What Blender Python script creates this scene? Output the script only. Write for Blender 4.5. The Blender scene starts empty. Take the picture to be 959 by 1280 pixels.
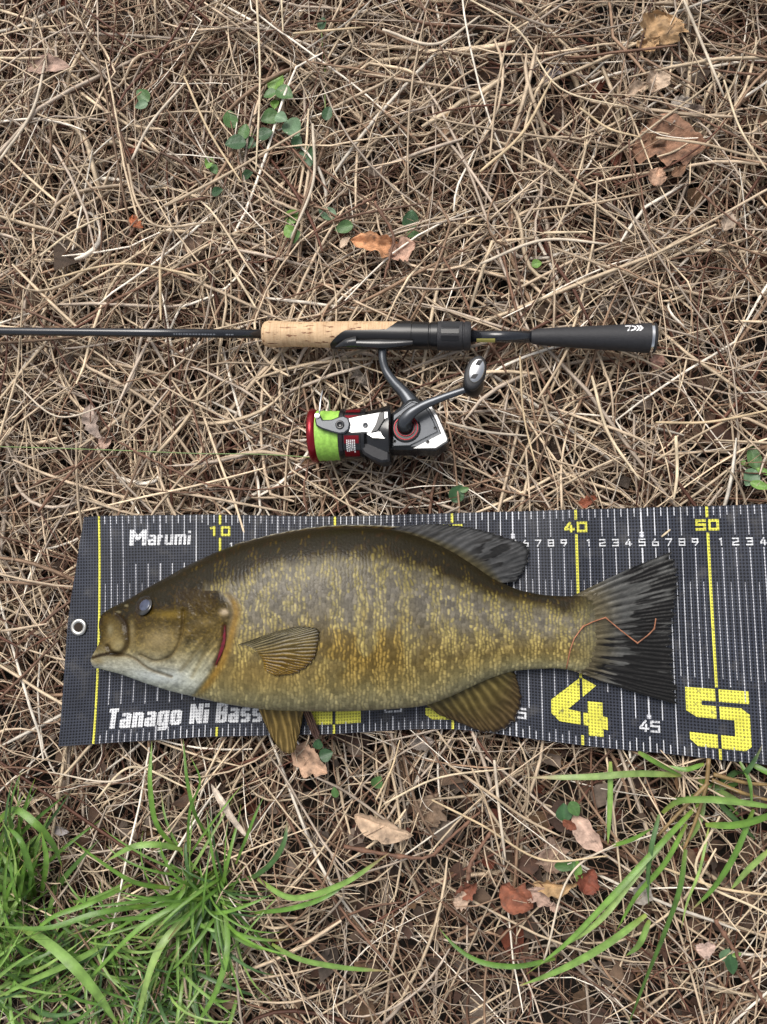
import bpy, bmesh, math, random
import numpy as np
from mathutils import Matrix, Vector

random.seed(7)
rng = np.random.default_rng(11)
scene = bpy.context.scene
C = scene.collection

# ------------------------------------------------------------------ camera
TX, TY, CAM_H, F = math.radians(6.0), math.radians(6.2), 0.655, 1000.0   # F in photo pixels (959 x 1280)
R = (Matrix.Rotation(TX, 3, 'X') @ Matrix.Rotation(TY, 3, 'Y'))
cam_d = bpy.data.cameras.new('camera')
cam = bpy.data.objects.new('camera', cam_d)
C.objects.link(cam)
cam.matrix_world = Matrix.Translation((0, 0, CAM_H)) @ R.to_4x4()
cam_d.sensor_fit = 'VERTICAL'
cam_d.sensor_height = 24.0
cam_d.lens = 24.0 * F / 1280.0
cam_d.clip_start = 0.01
cam_d.clip_end = 200.0
scene.camera = cam

# ------------------------------------------------------------------ sky and sun (bright overcast)
SUN_EL, SUN_AZ = math.radians(58), math.radians(-25)     # azimuth measured from +Y (photo up) towards +X
world = bpy.data.worlds.new('World')
scene.world = world
world.use_nodes = True
wn = world.node_tree
bg = wn.nodes['Background']
sky = wn.nodes.new('ShaderNodeTexSky')
sky.sky_type = 'NISHITA'
sky.sun_disc = False
sky.sun_elevation = SUN_EL
sky.sun_rotation = SUN_AZ
sky.dust_density = 4.0
sky.air_density = 1.0
sky.ozone_density = 1.0
hsv = wn.nodes.new('ShaderNodeHueSaturation')
hsv.inputs['Saturation'].default_value = 0.35       # cloud cover: a paler sky
wn.links.new(sky.outputs[0], hsv.inputs['Color'])
wn.links.new(hsv.outputs[0], bg.inputs['Color'])
bg.inputs['Strength'].default_value = 0.125
sun_d = bpy.data.lights.new('sun', 'SUN')
sun_d.energy = 2.0
sun_d.angle = math.radians(35)
sun_d.color = (1.0, 0.95, 0.88)
sun = bpy.data.objects.new('sun', sun_d)
C.objects.link(sun)
sd = Vector((math.sin(SUN_AZ) * math.cos(SUN_EL), math.cos(SUN_AZ) * math.cos(SUN_EL), math.sin(SUN_EL)))
sun.rotation_euler = sd.to_track_quat('Z', 'Y').to_euler()
sun.location = sd * 5
scene.view_settings.view_transform = 'Standard'
scene.view_settings.look = 'None'
scene.view_settings.gamma = 1.0
scene.view_settings.exposure = 0.42
scene.cycles.max_bounces = 5
scene.cycles.diffuse_bounces = 3

# ------------------------------------------------------------------ pixel <-> place
RN = np.array(R)


def W(px, py, z=0.0):
    """point at height z that the photo shows at pixel (px, py)"""
    px = np.asarray(px, float); py = np.asarray(py, float); z = np.asarray(z, float)
    d = np.stack([(px - 479.5) / F, -(py - 640.0) / F, -np.ones_like(px * 1.0)], -1) @ RN.T
    t = (z - CAM_H) / d[..., 2]
    return np.stack([d[..., 0] * t, d[..., 1] * t, CAM_H + d[..., 2] * t], -1)


def proj(p):
    q = (np.asarray(p) - np.array([0, 0, CAM_H])) @ RN
    return 479.5 + F * q[..., 0] / -q[..., 2], 640.0 - F * q[..., 1] / -q[..., 2]


def KPX(px, py, z=0.0):
    """metres per photo pixel at that place"""
    q = (W(px, py, z) - np.array([0, 0, CAM_H])) @ RN
    return float(-q[..., 2] / F)


# ------------------------------------------------------------------ helpers
def tag(o, label=None, cat=None, group=None, kind=None):
    if label: o['label'] = label
    if cat: o['category'] = cat
    if group: o['group'] = group
    if kind: o['kind'] = kind
    return o


def empty(name, loc, label, cat, group=None):
    o = bpy.data.objects.new(name, None)
    o.empty_display_size = 0.02
    C.objects.link(o)
    o.location = tuple(float(v) for v in loc)
    return tag(o, label, cat, group)


def link(name, me, parent=None):
    o = bpy.data.objects.new(name, me)
    C.objects.link(o)
    if parent is not None:
        o.parent = parent
        o.matrix_parent_inverse = Matrix.Translation(-parent.location) if parent.parent is None else Matrix.Identity(4)
        if parent.parent is not None:          # sub-part: world coordinates kept too
            o.matrix_parent_inverse = Matrix.Identity(4)
    return o


def np_mesh(name, verts, quads=None, tris=None, smooth=True, col=None, uv=None):
    """mesh from numpy arrays; col per vertex (linear rgb), uv per vertex"""
    me = bpy.data.meshes.new(name)
    nq = 0 if quads is None else len(quads)
    nt = 0 if tris is None else len(tris)
    me.vertices.add(len(verts))
    me.vertices.foreach_set('co', np.asarray(verts, np.float32).ravel())
    idx = []
    if nq: idx.append(np.asarray(quads, np.int32).ravel())
    if nt: idx.append(np.asarray(tris, np.int32).ravel())
    idx = np.concatenate(idx)
    me.loops.add(len(idx))
    me.loops.foreach_set('vertex_index', idx)
    me.polygons.add(nq + nt)
    st = np.concatenate([np.arange(nq) * 4, nq * 4 + np.arange(nt) * 3]).astype(np.int32)
    me.polygons.foreach_set('loop_start', st)
    if smooth:
        me.polygons.foreach_set('use_smooth', np.ones(nq + nt, bool))
    me.update(calc_edges=True)
    if col is not None:
        a = me.attributes.new('Col', 'FLOAT_COLOR', 'POINT')
        c4 = np.ones((len(verts), 4), np.float32); c4[:, :3] = col
        a.data.foreach_set('color', c4.ravel())
    if uv is not None:
        l = me.uv_layers.new(name='UVMap')
        l.data.foreach_set('uv', np.asarray(uv, np.float32)[idx].ravel())
    me.validate()
    return me


class MB:
    def __init__(self):
        self.v = []; self.f = []; self.uv = []

    def add(self, verts, faces, uv=None):
        n = len(self.v)
        self.v += [tuple(float(c) for c in p) for p in verts]
        self.f += [tuple(i + n for i in f) for f in faces]
        self.uv += list(uv) if uv is not None else [(0, 0)] * len(verts)

    def build(self, name, mat, parent=None, smooth=True, auto=None):
        me = bpy.data.meshes.new(name)
        me.from_pydata(self.v, [], self.f)
        l = me.uv_layers.new(name='UVMap')
        for lp in me.loops:
            l.data[lp.index].uv = self.uv[lp.vertex_index]
        if smooth:
            me.polygons.foreach_set('use_smooth', [True] * len(me.polygons))
            if auto:
                me.set_sharp_from_angle(angle=math.radians(auto))
        me.materials.append(mat)
        me.update()
        return link(name, me, parent)


def frames(P):
    P = np.asarray(P, float)
    T = np.gradient(P, axis=0)
    T /= np.linalg.norm(T, axis=1)[:, None] + 1e-12
    up = np.array([0, 0, 1.0])
    n = np.cross(T, up)
    ln = np.linalg.norm(n, axis=1)[:, None]
    n = np.where(ln < 1e-3, np.array([1.0, 0, 0]), n / (ln + 1e-9))
    b = np.cross(n, T)
    return T, n, b


def tube(mb, P, r, sides=8, flat=1.0, cap=True):
    """round or flattened tube along points P with radius r (scalar or list)"""
    P = np.asarray(P, float)
    T, n, b = frames(P)
    r = np.broadcast_to(np.asarray(r, float), (len(P),))
    a = np.arange(sides) * 2 * np.pi / sides
    V = P[:, None] + r[:, None, None] * (np.cos(a)[None, :, None] * n[:, None] + flat * np.sin(a)[None, :, None] * b[:, None])
    f = []
    for i in range(len(P) - 1):
        for k in range(sides):
            f.append((i * sides + k, i * sides + (k + 1) % sides, (i + 1) * sides + (k + 1) % sides, (i + 1) * sides + k))
    if cap:
        f.append(tuple(range(sides - 1, -1, -1)))
        f.append(tuple((len(P) - 1) * sides + k for k in range(sides)))
    mb.add(V.reshape(-1, 3), f)


def smooth_path(pts, n=24):
    """Catmull-Rom through points (any dimension)"""
    p = np.asarray(pts, float)
    s = np.concatenate([[0], np.cumsum(np.linalg.norm(np.diff(p, axis=0), axis=1))])
    return herm(s, p, np.linspace(0, s[-1], n))


def herm(xs, ys, x):
    """C1 cubic interpolation with finite-difference tangents, linear outside"""
    xs = np.asarray(xs, float); ys = np.asarray(ys, float); x = np.asarray(x, float)
    one = ys.ndim == 1
    if one: ys = ys[:, None]
    if len(xs) == 2:
        m = np.repeat(((ys[1] - ys[0]) / (xs[1] - xs[0]))[None], 2, 0)
    else:
        m = np.gradient(ys, xs, axis=0)
    i = np.clip(np.searchsorted(xs, x, side='right') - 1, 0, len(xs) - 2)
    h = (xs[i + 1] - xs[i])
    t = np.clip((x - xs[i]) / h, 0, 1)[..., None]
    hh = h[..., None]
    r = (2 * t**3 - 3 * t**2 + 1) * ys[i] + (t**3 - 2 * t**2 + t) * hh * m[i] + (-2 * t**3 + 3 * t**2) * ys[i + 1] + (t**3 - t**2) * hh * m[i + 1]
    r = r + np.minimum(x - xs[0], 0)[..., None] * m[0] + np.maximum(x - xs[-1], 0)[..., None] * m[-1]
    return r[..., 0] if one else r


def lin(c):
    c = np.asarray(c, float)
    return np.where(c <= 0.04045, c / 12.92, ((c + 0.055) / 1.055) ** 2.4)


def hexs(r, g, b):
    return tuple(lin(np.array([r, g, b]) / 255.0))


def sstep(a, b, x):
    t = np.clip((x - a) / (b - a), 0, 1)
    return t * t * (3 - 2 * t)


def vnoise(x, y, seed=0):
    """smooth value noise 0..1, numpy"""
    def h(i, j):
        n = np.sin(i * 127.1 + j * 311.7 + seed * 74.7) * 43758.5453
        return n - np.floor(n)
    xi = np.floor(x); yi = np.floor(y); fx = x - xi; fy = y - yi
    fx = fx * fx * (3 - 2 * fx); fy = fy * fy * (3 - 2 * fy)
    return (h(xi, yi) * (1 - fx) + h(xi + 1, yi) * fx) * (1 - fy) + (h(xi, yi + 1) * (1 - fx) + h(xi + 1, yi + 1) * fx) * fy


def fbm(x, y, seed=0, o=4):
    s = 0; a = 0.5
    for k in range(o):
        s = s + a * vnoise(x * 2**k, y * 2**k, seed + k); a *= 0.5
    return s / (1 - 0.5**o)


# ------------------------------------------------------------------ materials
def material(name, color=(.5, .5, .5), rough=.5, metal=0.0, spec=.5, attr=False, var=.25, nscale=60.0, bump=0.0, bscale=300.0,
             coat=0.0, trans=0.0, dark=None):
    m = bpy.data.materials.new(name)
    m.use_nodes = True
    nt = m.node_tree; N = nt.nodes; L = nt.links
    p = N['Principled BSDF']
    p.inputs['Roughness'].default_value = rough
    p.inputs['Metallic'].default_value = metal
    p.inputs['Specular IOR Level'].default_value = spec
    p.inputs['Coat Weight'].default_value = coat
    p.inputs['Coat Roughness'].default_value = 0.08
    tc = N.new('ShaderNodeTexCoord')
    no = N.new('ShaderNodeTexNoise')
    no.inputs['Scale'].default_value = nscale
    no.inputs['Detail'].default_value = 5
    L.new(tc.outputs['Object'], no.inputs['Vector'])
    if attr:
        at = N.new('ShaderNodeAttribute'); at.attribute_name = 'Col'
        base = at.outputs['Color']
    else:
        rgb = N.new('ShaderNodeRGB'); rgb.outputs[0].default_value = (*color, 1)
        base = rgb.outputs[0]
    mr = N.new('ShaderNodeMapRange')
    mr.inputs['From Min'].default_value = .3; mr.inputs['From Max'].default_value = .7
    mr.inputs['To Min'].default_value = 1 - var; mr.inputs['To Max'].default_value = 1 + var
    L.new(no.outputs['Fac'], mr.inputs['Value'])
    mx = N.new('ShaderNodeMix'); mx.data_type = 'RGBA'; mx.blend_type = 'MULTIPLY'
    mx.inputs['Factor'].default_value = 1.0
    L.new(base, mx.inputs['A'])
    L.new(mr.outputs[0], mx.inputs['B'])
    out = mx.outputs['Result']
    if dark is not None:
        dcol, lo, hi, dsc = dark
        n2 = N.new('ShaderNodeTexNoise'); n2.inputs['Scale'].default_value = dsc; n2.inputs['Detail'].default_value = 6
        L.new(tc.outputs['Object'], n2.inputs['Vector'])
        r2 = N.new('ShaderNodeMapRange'); r2.inputs['From Min'].default_value = lo; r2.inputs['From Max'].default_value = hi
        L.new(n2.outputs['Fac'], r2.inputs['Value'])
        m2 = N.new('ShaderNodeMix'); m2.data_type = 'RGBA'
        m2.inputs['B'].default_value = (*dcol, 1)
        L.new(r2.outputs[0], m2.inputs['Factor']); L.new(out, m2.inputs['A'])
        out = m2.outputs['Result']
    L.new(out, p.inputs['Base Color'])
    if bump > 0:
        nb = N.new('ShaderNodeTexNoise'); nb.inputs['Scale'].default_value = bscale; nb.inputs['Detail'].default_value = 4
        L.new(tc.outputs['Object'], nb.inputs['Vector'])
        bp = N.new('ShaderNodeBump'); bp.inputs['Strength'].default_value = 1.0; bp.inputs['Distance'].default_value = bump
        L.new(nb.outputs['Fac'], bp.inputs['Height'])
        L.new(bp.outputs[0], p.inputs['Normal'])
    if trans > 0:
        tr = N.new('ShaderNodeBsdfTranslucent')
        L.new(out, tr.inputs['Color'])
        ms = N.new('ShaderNodeMixShader'); ms.inputs[0].default_value = trans
        L.new(p.outputs[0], ms.inputs[1]); L.new(tr.outputs[0], ms.inputs[2])
        L.new(ms.outputs[0], N['Material Output'].inputs['Surface'])
    return m


def weave_material(name, color, hole, rough, wet=False):
    """coated mesh cloth: a grid of small holes 2.1 mm apart, UV in cm"""
    m = bpy.data.materials.new(name); m.use_nodes = True
    nt = m.node_tree; N = nt.nodes; L = nt.links
    p = N['Principled BSDF']; p.inputs['Roughness'].default_value = rough; p.inputs['Specular IOR Level'].default_value = .3
    uv = N.new('ShaderNodeUVMap'); uv.uv_map = 'UVMap'
    sp = N.new('ShaderNodeSeparateXYZ'); L.new(uv.outputs[0], sp.inputs[0])

    def math_(op, a, b=None):
        n = N.new('ShaderNodeMath'); n.operation = op
        for k, v in enumerate((a, b)):
            if v is None: continue
            if isinstance(v, (int, float)): n.inputs[k].default_value = v
            else: L.new(v, n.inputs[k])
        return n.outputs[0]
    k = 2 * math.pi / 0.245
    su = math_('SINE', math_('MULTIPLY', sp.outputs['X'], k))
    sv = math_('SINE', math_('MULTIPLY', sp.outputs['Y'], k))
    pr = math_('ADD', su, sv)                                      # -2 .. 2
    hm = N.new('ShaderNodeMapRange'); hm.inputs['From Min'].default_value = 0.25; hm.inputs['From Max'].default_value = 1.0
    L.new(pr, hm.inputs['Value'])
    tc = N.new('ShaderNodeTexCoord')
    no = N.new('ShaderNodeTexNoise'); no.inputs['Scale'].default_value = 45; no.inputs['Detail'].default_value = 6
    L.new(tc.outputs['Object'], no.inputs['Vector'])
    mr = N.new('ShaderNodeMapRange'); mr.inputs['From Min'].default_value = .3; mr.inputs['From Max'].default_value = .7
    mr.inputs['To Min'].default_value = .78; mr.inputs['To Max'].default_value = 1.18
    L.new(no.outputs['Fac'], mr.inputs['Value'])
    mx = N.new('ShaderNodeMix'); mx.data_type = 'RGBA'; mx.blend_type = 'MULTIPLY'; mx.inputs['Factor'].default_value = 1
    mx.inputs['A'].default_value = (*color, 1); L.new(mr.outputs[0], mx.inputs['B'])
    m2 = N.new('ShaderNodeMix'); m2.data_type = 'RGBA'; m2.inputs['B'].default_value = (*hole, 1)
    L.new(hm.outputs[0], m2.inputs['Factor']); L.new(mx.outputs['Result'], m2.inputs['A'])
    outc = m2.outputs['Result']
    if not wet:                                                     # worn ink
        nw = N.new('ShaderNodeTexNoise'); nw.inputs['Scale'].default_value = 330; nw.inputs['Detail'].default_value = 6
        L.new(tc.outputs['Object'], nw.inputs['Vector'])
        rw = N.new('ShaderNodeMapRange'); rw.inputs['From Min'].default_value = .60; rw.inputs['From Max'].default_value = .70
        rw.inputs['To Max'].default_value = .75
        L.new(nw.outputs['Fac'], rw.inputs['Value'])
        m5 = N.new('ShaderNodeMix'); m5.data_type = 'RGBA'; m5.inputs['B'].default_value = (.05, .05, .06, 1)
        L.new(rw.outputs[0], m5.inputs['Factor']); L.new(outc, m5.inputs['A']); outc = m5.outputs['Result']
    else:                                                           # dust and dried slime
        nw = N.new('ShaderNodeTexNoise'); nw.inputs['Scale'].default_value = 70; nw.inputs['Detail'].default_value = 8
        L.new(tc.outputs['Object'], nw.inputs['Vector'])
        rw = N.new('ShaderNodeMapRange'); rw.inputs['From Min'].default_value = .56; rw.inputs['From Max'].default_value = .78
        rw.inputs['To Max'].default_value = .5
        L.new(nw.outputs['Fac'], rw.inputs['Value'])
        m5 = N.new('ShaderNodeMix'); m5.data_type = 'RGBA'; m5.inputs['B'].default_value = (.11, .105, .10, 1)
        L.new(rw.outputs[0], m5.inputs['Factor']); L.new(outc, m5.inputs['A']); outc = m5.outputs['Result']
    L.new(outc, p.inputs['Base Color'])
    if wet:                                                         # damp patches near the fish
        n3 = N.new('ShaderNodeTexNoise'); n3.inputs['Scale'].default_value = 14; n3.inputs['Detail'].default_value = 3
        L.new(tc.outputs['Object'], n3.inputs['Vector'])
        r3 = N.new('ShaderNodeMapRange'); r3.inputs['From Min'].default_value = .42; r3.inputs['From Max'].default_value = .62
        r3.inputs['To Min'].default_value = rough + .06; r3.inputs['To Max'].default_value = rough - .12
        L.new(n3.outputs['Fac'], r3.inputs['Value']); L.new(r3.outputs[0], p.inputs['Roughness'])
    inv = math_('SUBTRACT', 1.0, hm.outputs[0])
    bp = N.new('ShaderNodeBump'); bp.inputs['Distance'].default_value = 0.0005; bp.inputs['Strength'].default_value = .8
    L.new(inv, bp.inputs['Height']); L.new(bp.outputs[0], p.inputs['Normal'])
    return m


M = {}
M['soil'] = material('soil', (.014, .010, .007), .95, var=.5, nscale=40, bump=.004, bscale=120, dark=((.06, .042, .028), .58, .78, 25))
M['straw'] = material('straw', rough=.62, attr=True, var=.22, nscale=140, bump=.0002, bscale=900, spec=.35)
M['litter'] = material('litter', rough=.8, attr=True, var=.35, nscale=120, bump=.0006, bscale=500)
M['mat'] = weave_material('mat_cloth', (.032, .036, .050), (.003, .003, .004), .46, wet=True)
M['print_white'] = weave_material('print_white', (.66, .67, .68), (.34, .34, .36), .5)
M['print_yellow'] = weave_material('print_yellow', (.72, .69, .085), (.36, .33, .05), .5)
M['print_tick'] = weave_material('print_tick', (.60, .61, .64), (.28, .28, .31), .5)
M['print_white_fine'] = material('print_white_fine', (.55, .56, .58), .5, var=.3, nscale=300)
M['fish'] = material('fish_skin', rough=.42, attr=True, var=.12, nscale=260, coat=.12, spec=.12, bump=.0003, bscale=600)
M['fin'] = material('fin', rough=.36, attr=True, var=.2, nscale=220, coat=.12, spec=.2, bump=.0002, bscale=500)
M['eye'] = material('eye_ring', (.012, .010, .008), .15, coat=.8, var=.4)
M['pupil'] = material('eye_pupil', (.055, .066, .105), .25, coat=.35, var=.3, nscale=300)
M['gill'] = material('gill', (.11, .003, .009), .25, coat=.3, var=.4, nscale=300)
M['steel'] = material('steel', (.62, .62, .62), .18, metal=1.0, var=.1)
M['brass'] = material('grommet', (.62, .60, .55), .3, metal=1.0, var=.2, nscale=300)
M['silver'] = material('silver_paint', (.42, .42, .42), .24, metal=.95, var=.06, nscale=100)
M['blank'] = material('rod_blank', (.012, .013, .017), .25, var=.2, coat=.4)
M['foam'] = material('eva_foam', (.018, .018, .021), .62, var=.2, nscale=400, bump=.0002, bscale=1800)
M['black'] = material('gloss_black', (.010, .010, .011), .22, var=.2, coat=.3)
M['satin'] = material('satin_black', (.009, .009, .010), .30, var=.15)
M['gunmetal'] = material('gunmetal', (.075, .08, .088), .27, metal=.7, var=.08)
M['rubber'] = material('rubber', (.025, .025, .027), .55, var=.2, nscale=300)
M['red'] = material('red_anodised', (.24, .010, .018), .26, metal=.6, var=.12)
M['green_line'] = material('green_braid', (.30, .56, .085), .6, var=.22, nscale=420)
M['sticker'] = material('sticker', (.42, .38, .10), .4, var=.2)
M['white'] = material('white_print', (.78, .78, .78), .4, var=.05)
M['line'] = material('thin_line', (.16, .24, .07), .35, var=.2)
M['grass'] = material('grass_blade', rough=.40, attr=True, var=.28, nscale=110, trans=.22, bump=.0002, bscale=600)
M['leaf'] = material('green_leaf', rough=.45, attr=True, var=.2, nscale=130, trans=.2, bump=.0004, bscale=350)
M['dead'] = material('dead_leaf', rough=.75, attr=True, var=.4, nscale=130, bump=.0012, bscale=300, trans=.08, dark=((.06, .04, .028), .56, .78, 190))
M['twig'] = material('twig', (.15, .075, .045), .7, var=.35, nscale=150, bump=.0004, bscale=500)
M['tendril'] = material('tendril', (.30, .12, .06), .6, var=.4, nscale=150)


def cork():
    m = material('cork', (.58, .40, .235), .7, var=.16, nscale=120, bump=.0004, bscale=600)
    nt = m.node_tree; N = nt.nodes; L = nt.links
    p = N['Principled BSDF']
    src = p.inputs['Base Color'].links[0].from_socket
    tc = N.new('ShaderNodeTexCoord'); mp = N.new('ShaderNodeMapping')
    mp.inputs['Scale'].default_value = (110, 420, 420)
    L.new(tc.outputs['Object'], mp.inputs['Vector'])
    n = N.new('ShaderNodeTexNoise'); n.inputs['Scale'].default_value = 1; n.inputs['Detail'].default_value = 3
    L.new(mp.outputs[0], n.inputs['Vector'])
    r = N.new('ShaderNodeMapRange'); r.inputs['From Min'].default_value = .60; r.inputs['From Max'].default_value = .66
    L.new(n.outputs['Fac'], r.inputs['Value'])
    m1 = N.new('ShaderNodeMix'); m1.data_type = 'RGBA'; m1.inputs['B'].default_value = (.14, .05, .02, 1)
    L.new(r.outputs[0], m1.inputs['Factor']); L.new(src, m1.inputs['A'])
    # fine growth lines across the grip
    mp2 = N.new('ShaderNodeMapping'); mp2.inputs['Scale'].default_value = (900, 60, 60)
    L.new(tc.outputs['Object'], mp2.inputs['Vector'])
    n2 = N.new('ShaderNodeTexNoise'); n2.inputs['Scale'].default_value = 1; n2.inputs['Detail'].default_value = 4
    L.new(mp2.outputs[0], n2.inputs['Vector'])
    r2 = N.new('ShaderNodeMapRange'); r2.inputs['From Min'].default_value = .45; r2.inputs['From Max'].default_value = .75
    r2.inputs['To Max'].default_value = .55
    L.new(n2.outputs['Fac'], r2.inputs['Value'])
    m2 = N.new('ShaderNodeMix'); m2.data_type = 'RGBA'; m2.inputs['B'].default_value = (.33, .17, .07, 1)
    L.new(r2.outputs[0], m2.inputs['Factor']); L.new(m1.outputs['Result'], m2.inputs['A'])
    L.new(m2.outputs['Result'], p.inputs['Base Color'])
    return m


M['cork'] = cork()


def far_thatch(m):
    """away from the picture the soil is covered by the same dry thatch, too far to tell the stems apart"""
    nt = m.node_tree; N = nt.nodes; L = nt.links
    p = N['Principled BSDF']; src = p.inputs['Base Color'].links[0].from_socket
    ge = N.new('ShaderNodeNewGeometry')
    ln = N.new('ShaderNodeVectorMath'); ln.operation = 'LENGTH'; L.new(ge.outputs['Position'], ln.inputs[0])
    r = N.new('ShaderNodeMapRange'); r.inputs['From Min'].default_value = .95; r.inputs['From Max'].default_value = 1.35
    L.new(ln.outputs['Value'], r.inputs['Value'])
    cols = []
    for rot in (.4, 1.9):
        mp = N.new('ShaderNodeMapping'); mp.inputs['Rotation'].default_value = (0, 0, rot); mp.inputs['Scale'].default_value = (14, 240, 1)
        L.new(ge.outputs['Position'], mp.inputs['Vector'])
        n = N.new('ShaderNodeTexNoise'); n.inputs['Scale'].default_value = 1; n.inputs['Detail'].default_value = 3; n.inputs['Distortion'].default_value = 1.5
        L.new(mp.outputs[0], n.inputs['Vector']); cols.append(n.outputs['Fac'])
    mxm = N.new('ShaderNodeMath'); mxm.operation = 'MAXIMUM'; L.new(cols[0], mxm.inputs[0]); L.new(cols[1], mxm.inputs[1])
    cr = N.new('ShaderNodeValToRGB'); e = cr.color_ramp.elements
    e[0].position = .42; e[0].color = (.03, .02, .013, 1); e[1].position = .70; e[1].color = (.46, .38, .28, 1)
    L.new(mxm.outputs[0], cr.inputs['Fac'])
    mx = N.new('ShaderNodeMix'); mx.data_type = 'RGBA'
    L.new(r.outputs[0], mx.inputs['Factor']); L.new(src, mx.inputs['A']); L.new(cr.outputs['Color'], mx.inputs['B'])
    L.new(mx.outputs['Result'], p.inputs['Base Color'])


M['hole'] = material('grommet_shadow', (.022, .015, .010), .95, var=.5, nscale=40)
far_thatch(M['soil'])

# ------------------------------------------------------------------ ground
g = np.concatenate([-np.geomspace(40, .95, 16), np.linspace(-.9, .9, 91), np.geomspace(.95, 40, 16)])
GX, GY = np.meshgrid(g, g, indexing='ij')
near = np.exp(-((GX**2 + GY**2) / 4.0))
GZ = -.060 + near * .016 * (fbm(GX * 14 + 40, GY * 14 + 40, 3) - .5) * 2 + .045 * sstep(.95, 1.5, np.hypot(GX, GY))
ng = len(g)
ii, jj = np.meshgrid(np.arange(ng - 1), np.arange(ng - 1), indexing='ij')
q0 = (ii * ng + jj).ravel()
gq = np.stack([q0, q0 + ng, q0 + ng + 1, q0 + 1], 1)
gm = np_mesh('ground', np.stack([GX, GY, GZ], -1).reshape(-1, 3), quads=gq)
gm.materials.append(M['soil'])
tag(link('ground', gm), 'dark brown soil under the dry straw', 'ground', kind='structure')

# ------------------------------------------------------------------ measuring mat: surface (u in cm, t = 0 top edge .. 1 bottom edge)
MU = np.array([0, 10, 20, 30, 40, 50.0])
top_px = np.array([(125, 645), (275, 643), (419, 645.5), (565, 641), (719, 637), (884, 632)], float)
bot_px = np.array([(117, 930), (270.5, 921), (418, 917), (566, 912), (728.5, 931.5), (901, 950)], float)
mid_px = (top_px + bot_px) / 2
mid_px[0] += (4.5, 0); mid_px[1] += (1, 0)
MATZ = 0.003


def mat_z(u, t):
    return MATZ + .0016 * np.sin(u * .31 + 1.2 + t * 1.5) + .0008 * np.sin(u * .83 + t * 4) - .004 * sstep(.16, 0, t) * sstep(0, -1.7, u)


w_top = W(top_px[:, 0], top_px[:, 1], MATZ)
w_mid = W(mid_px[:, 0], mid_px[:, 1], MATZ)
w_bot = W(bot_px[:, 0], bot_px[:, 1], MATZ)


def mat_pt(u, t, lift=0.0):
    u = np.asarray(u, float); t = np.asarray(t, float)
    a, b, c = herm(MU, w_top, u), herm(MU, w_mid, u), herm(MU, w_bot, u)
    tt = t[..., None]
    p = a * (2 * (tt - .5) * (tt - 1)) + b * (4 * tt * (1 - tt)) + c * (2 * tt * (tt - .5))
    p[..., 2] = mat_z(u, t) + lift
    return p


MATW = 18.6     # cm, width of the mat
U_END = 61.0


def u_left(t):
    return herm([0, .15, .45, .6, 1], np.array([-1.55, -1.9, -2.75, -2.85, -2.8]), t)


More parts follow.
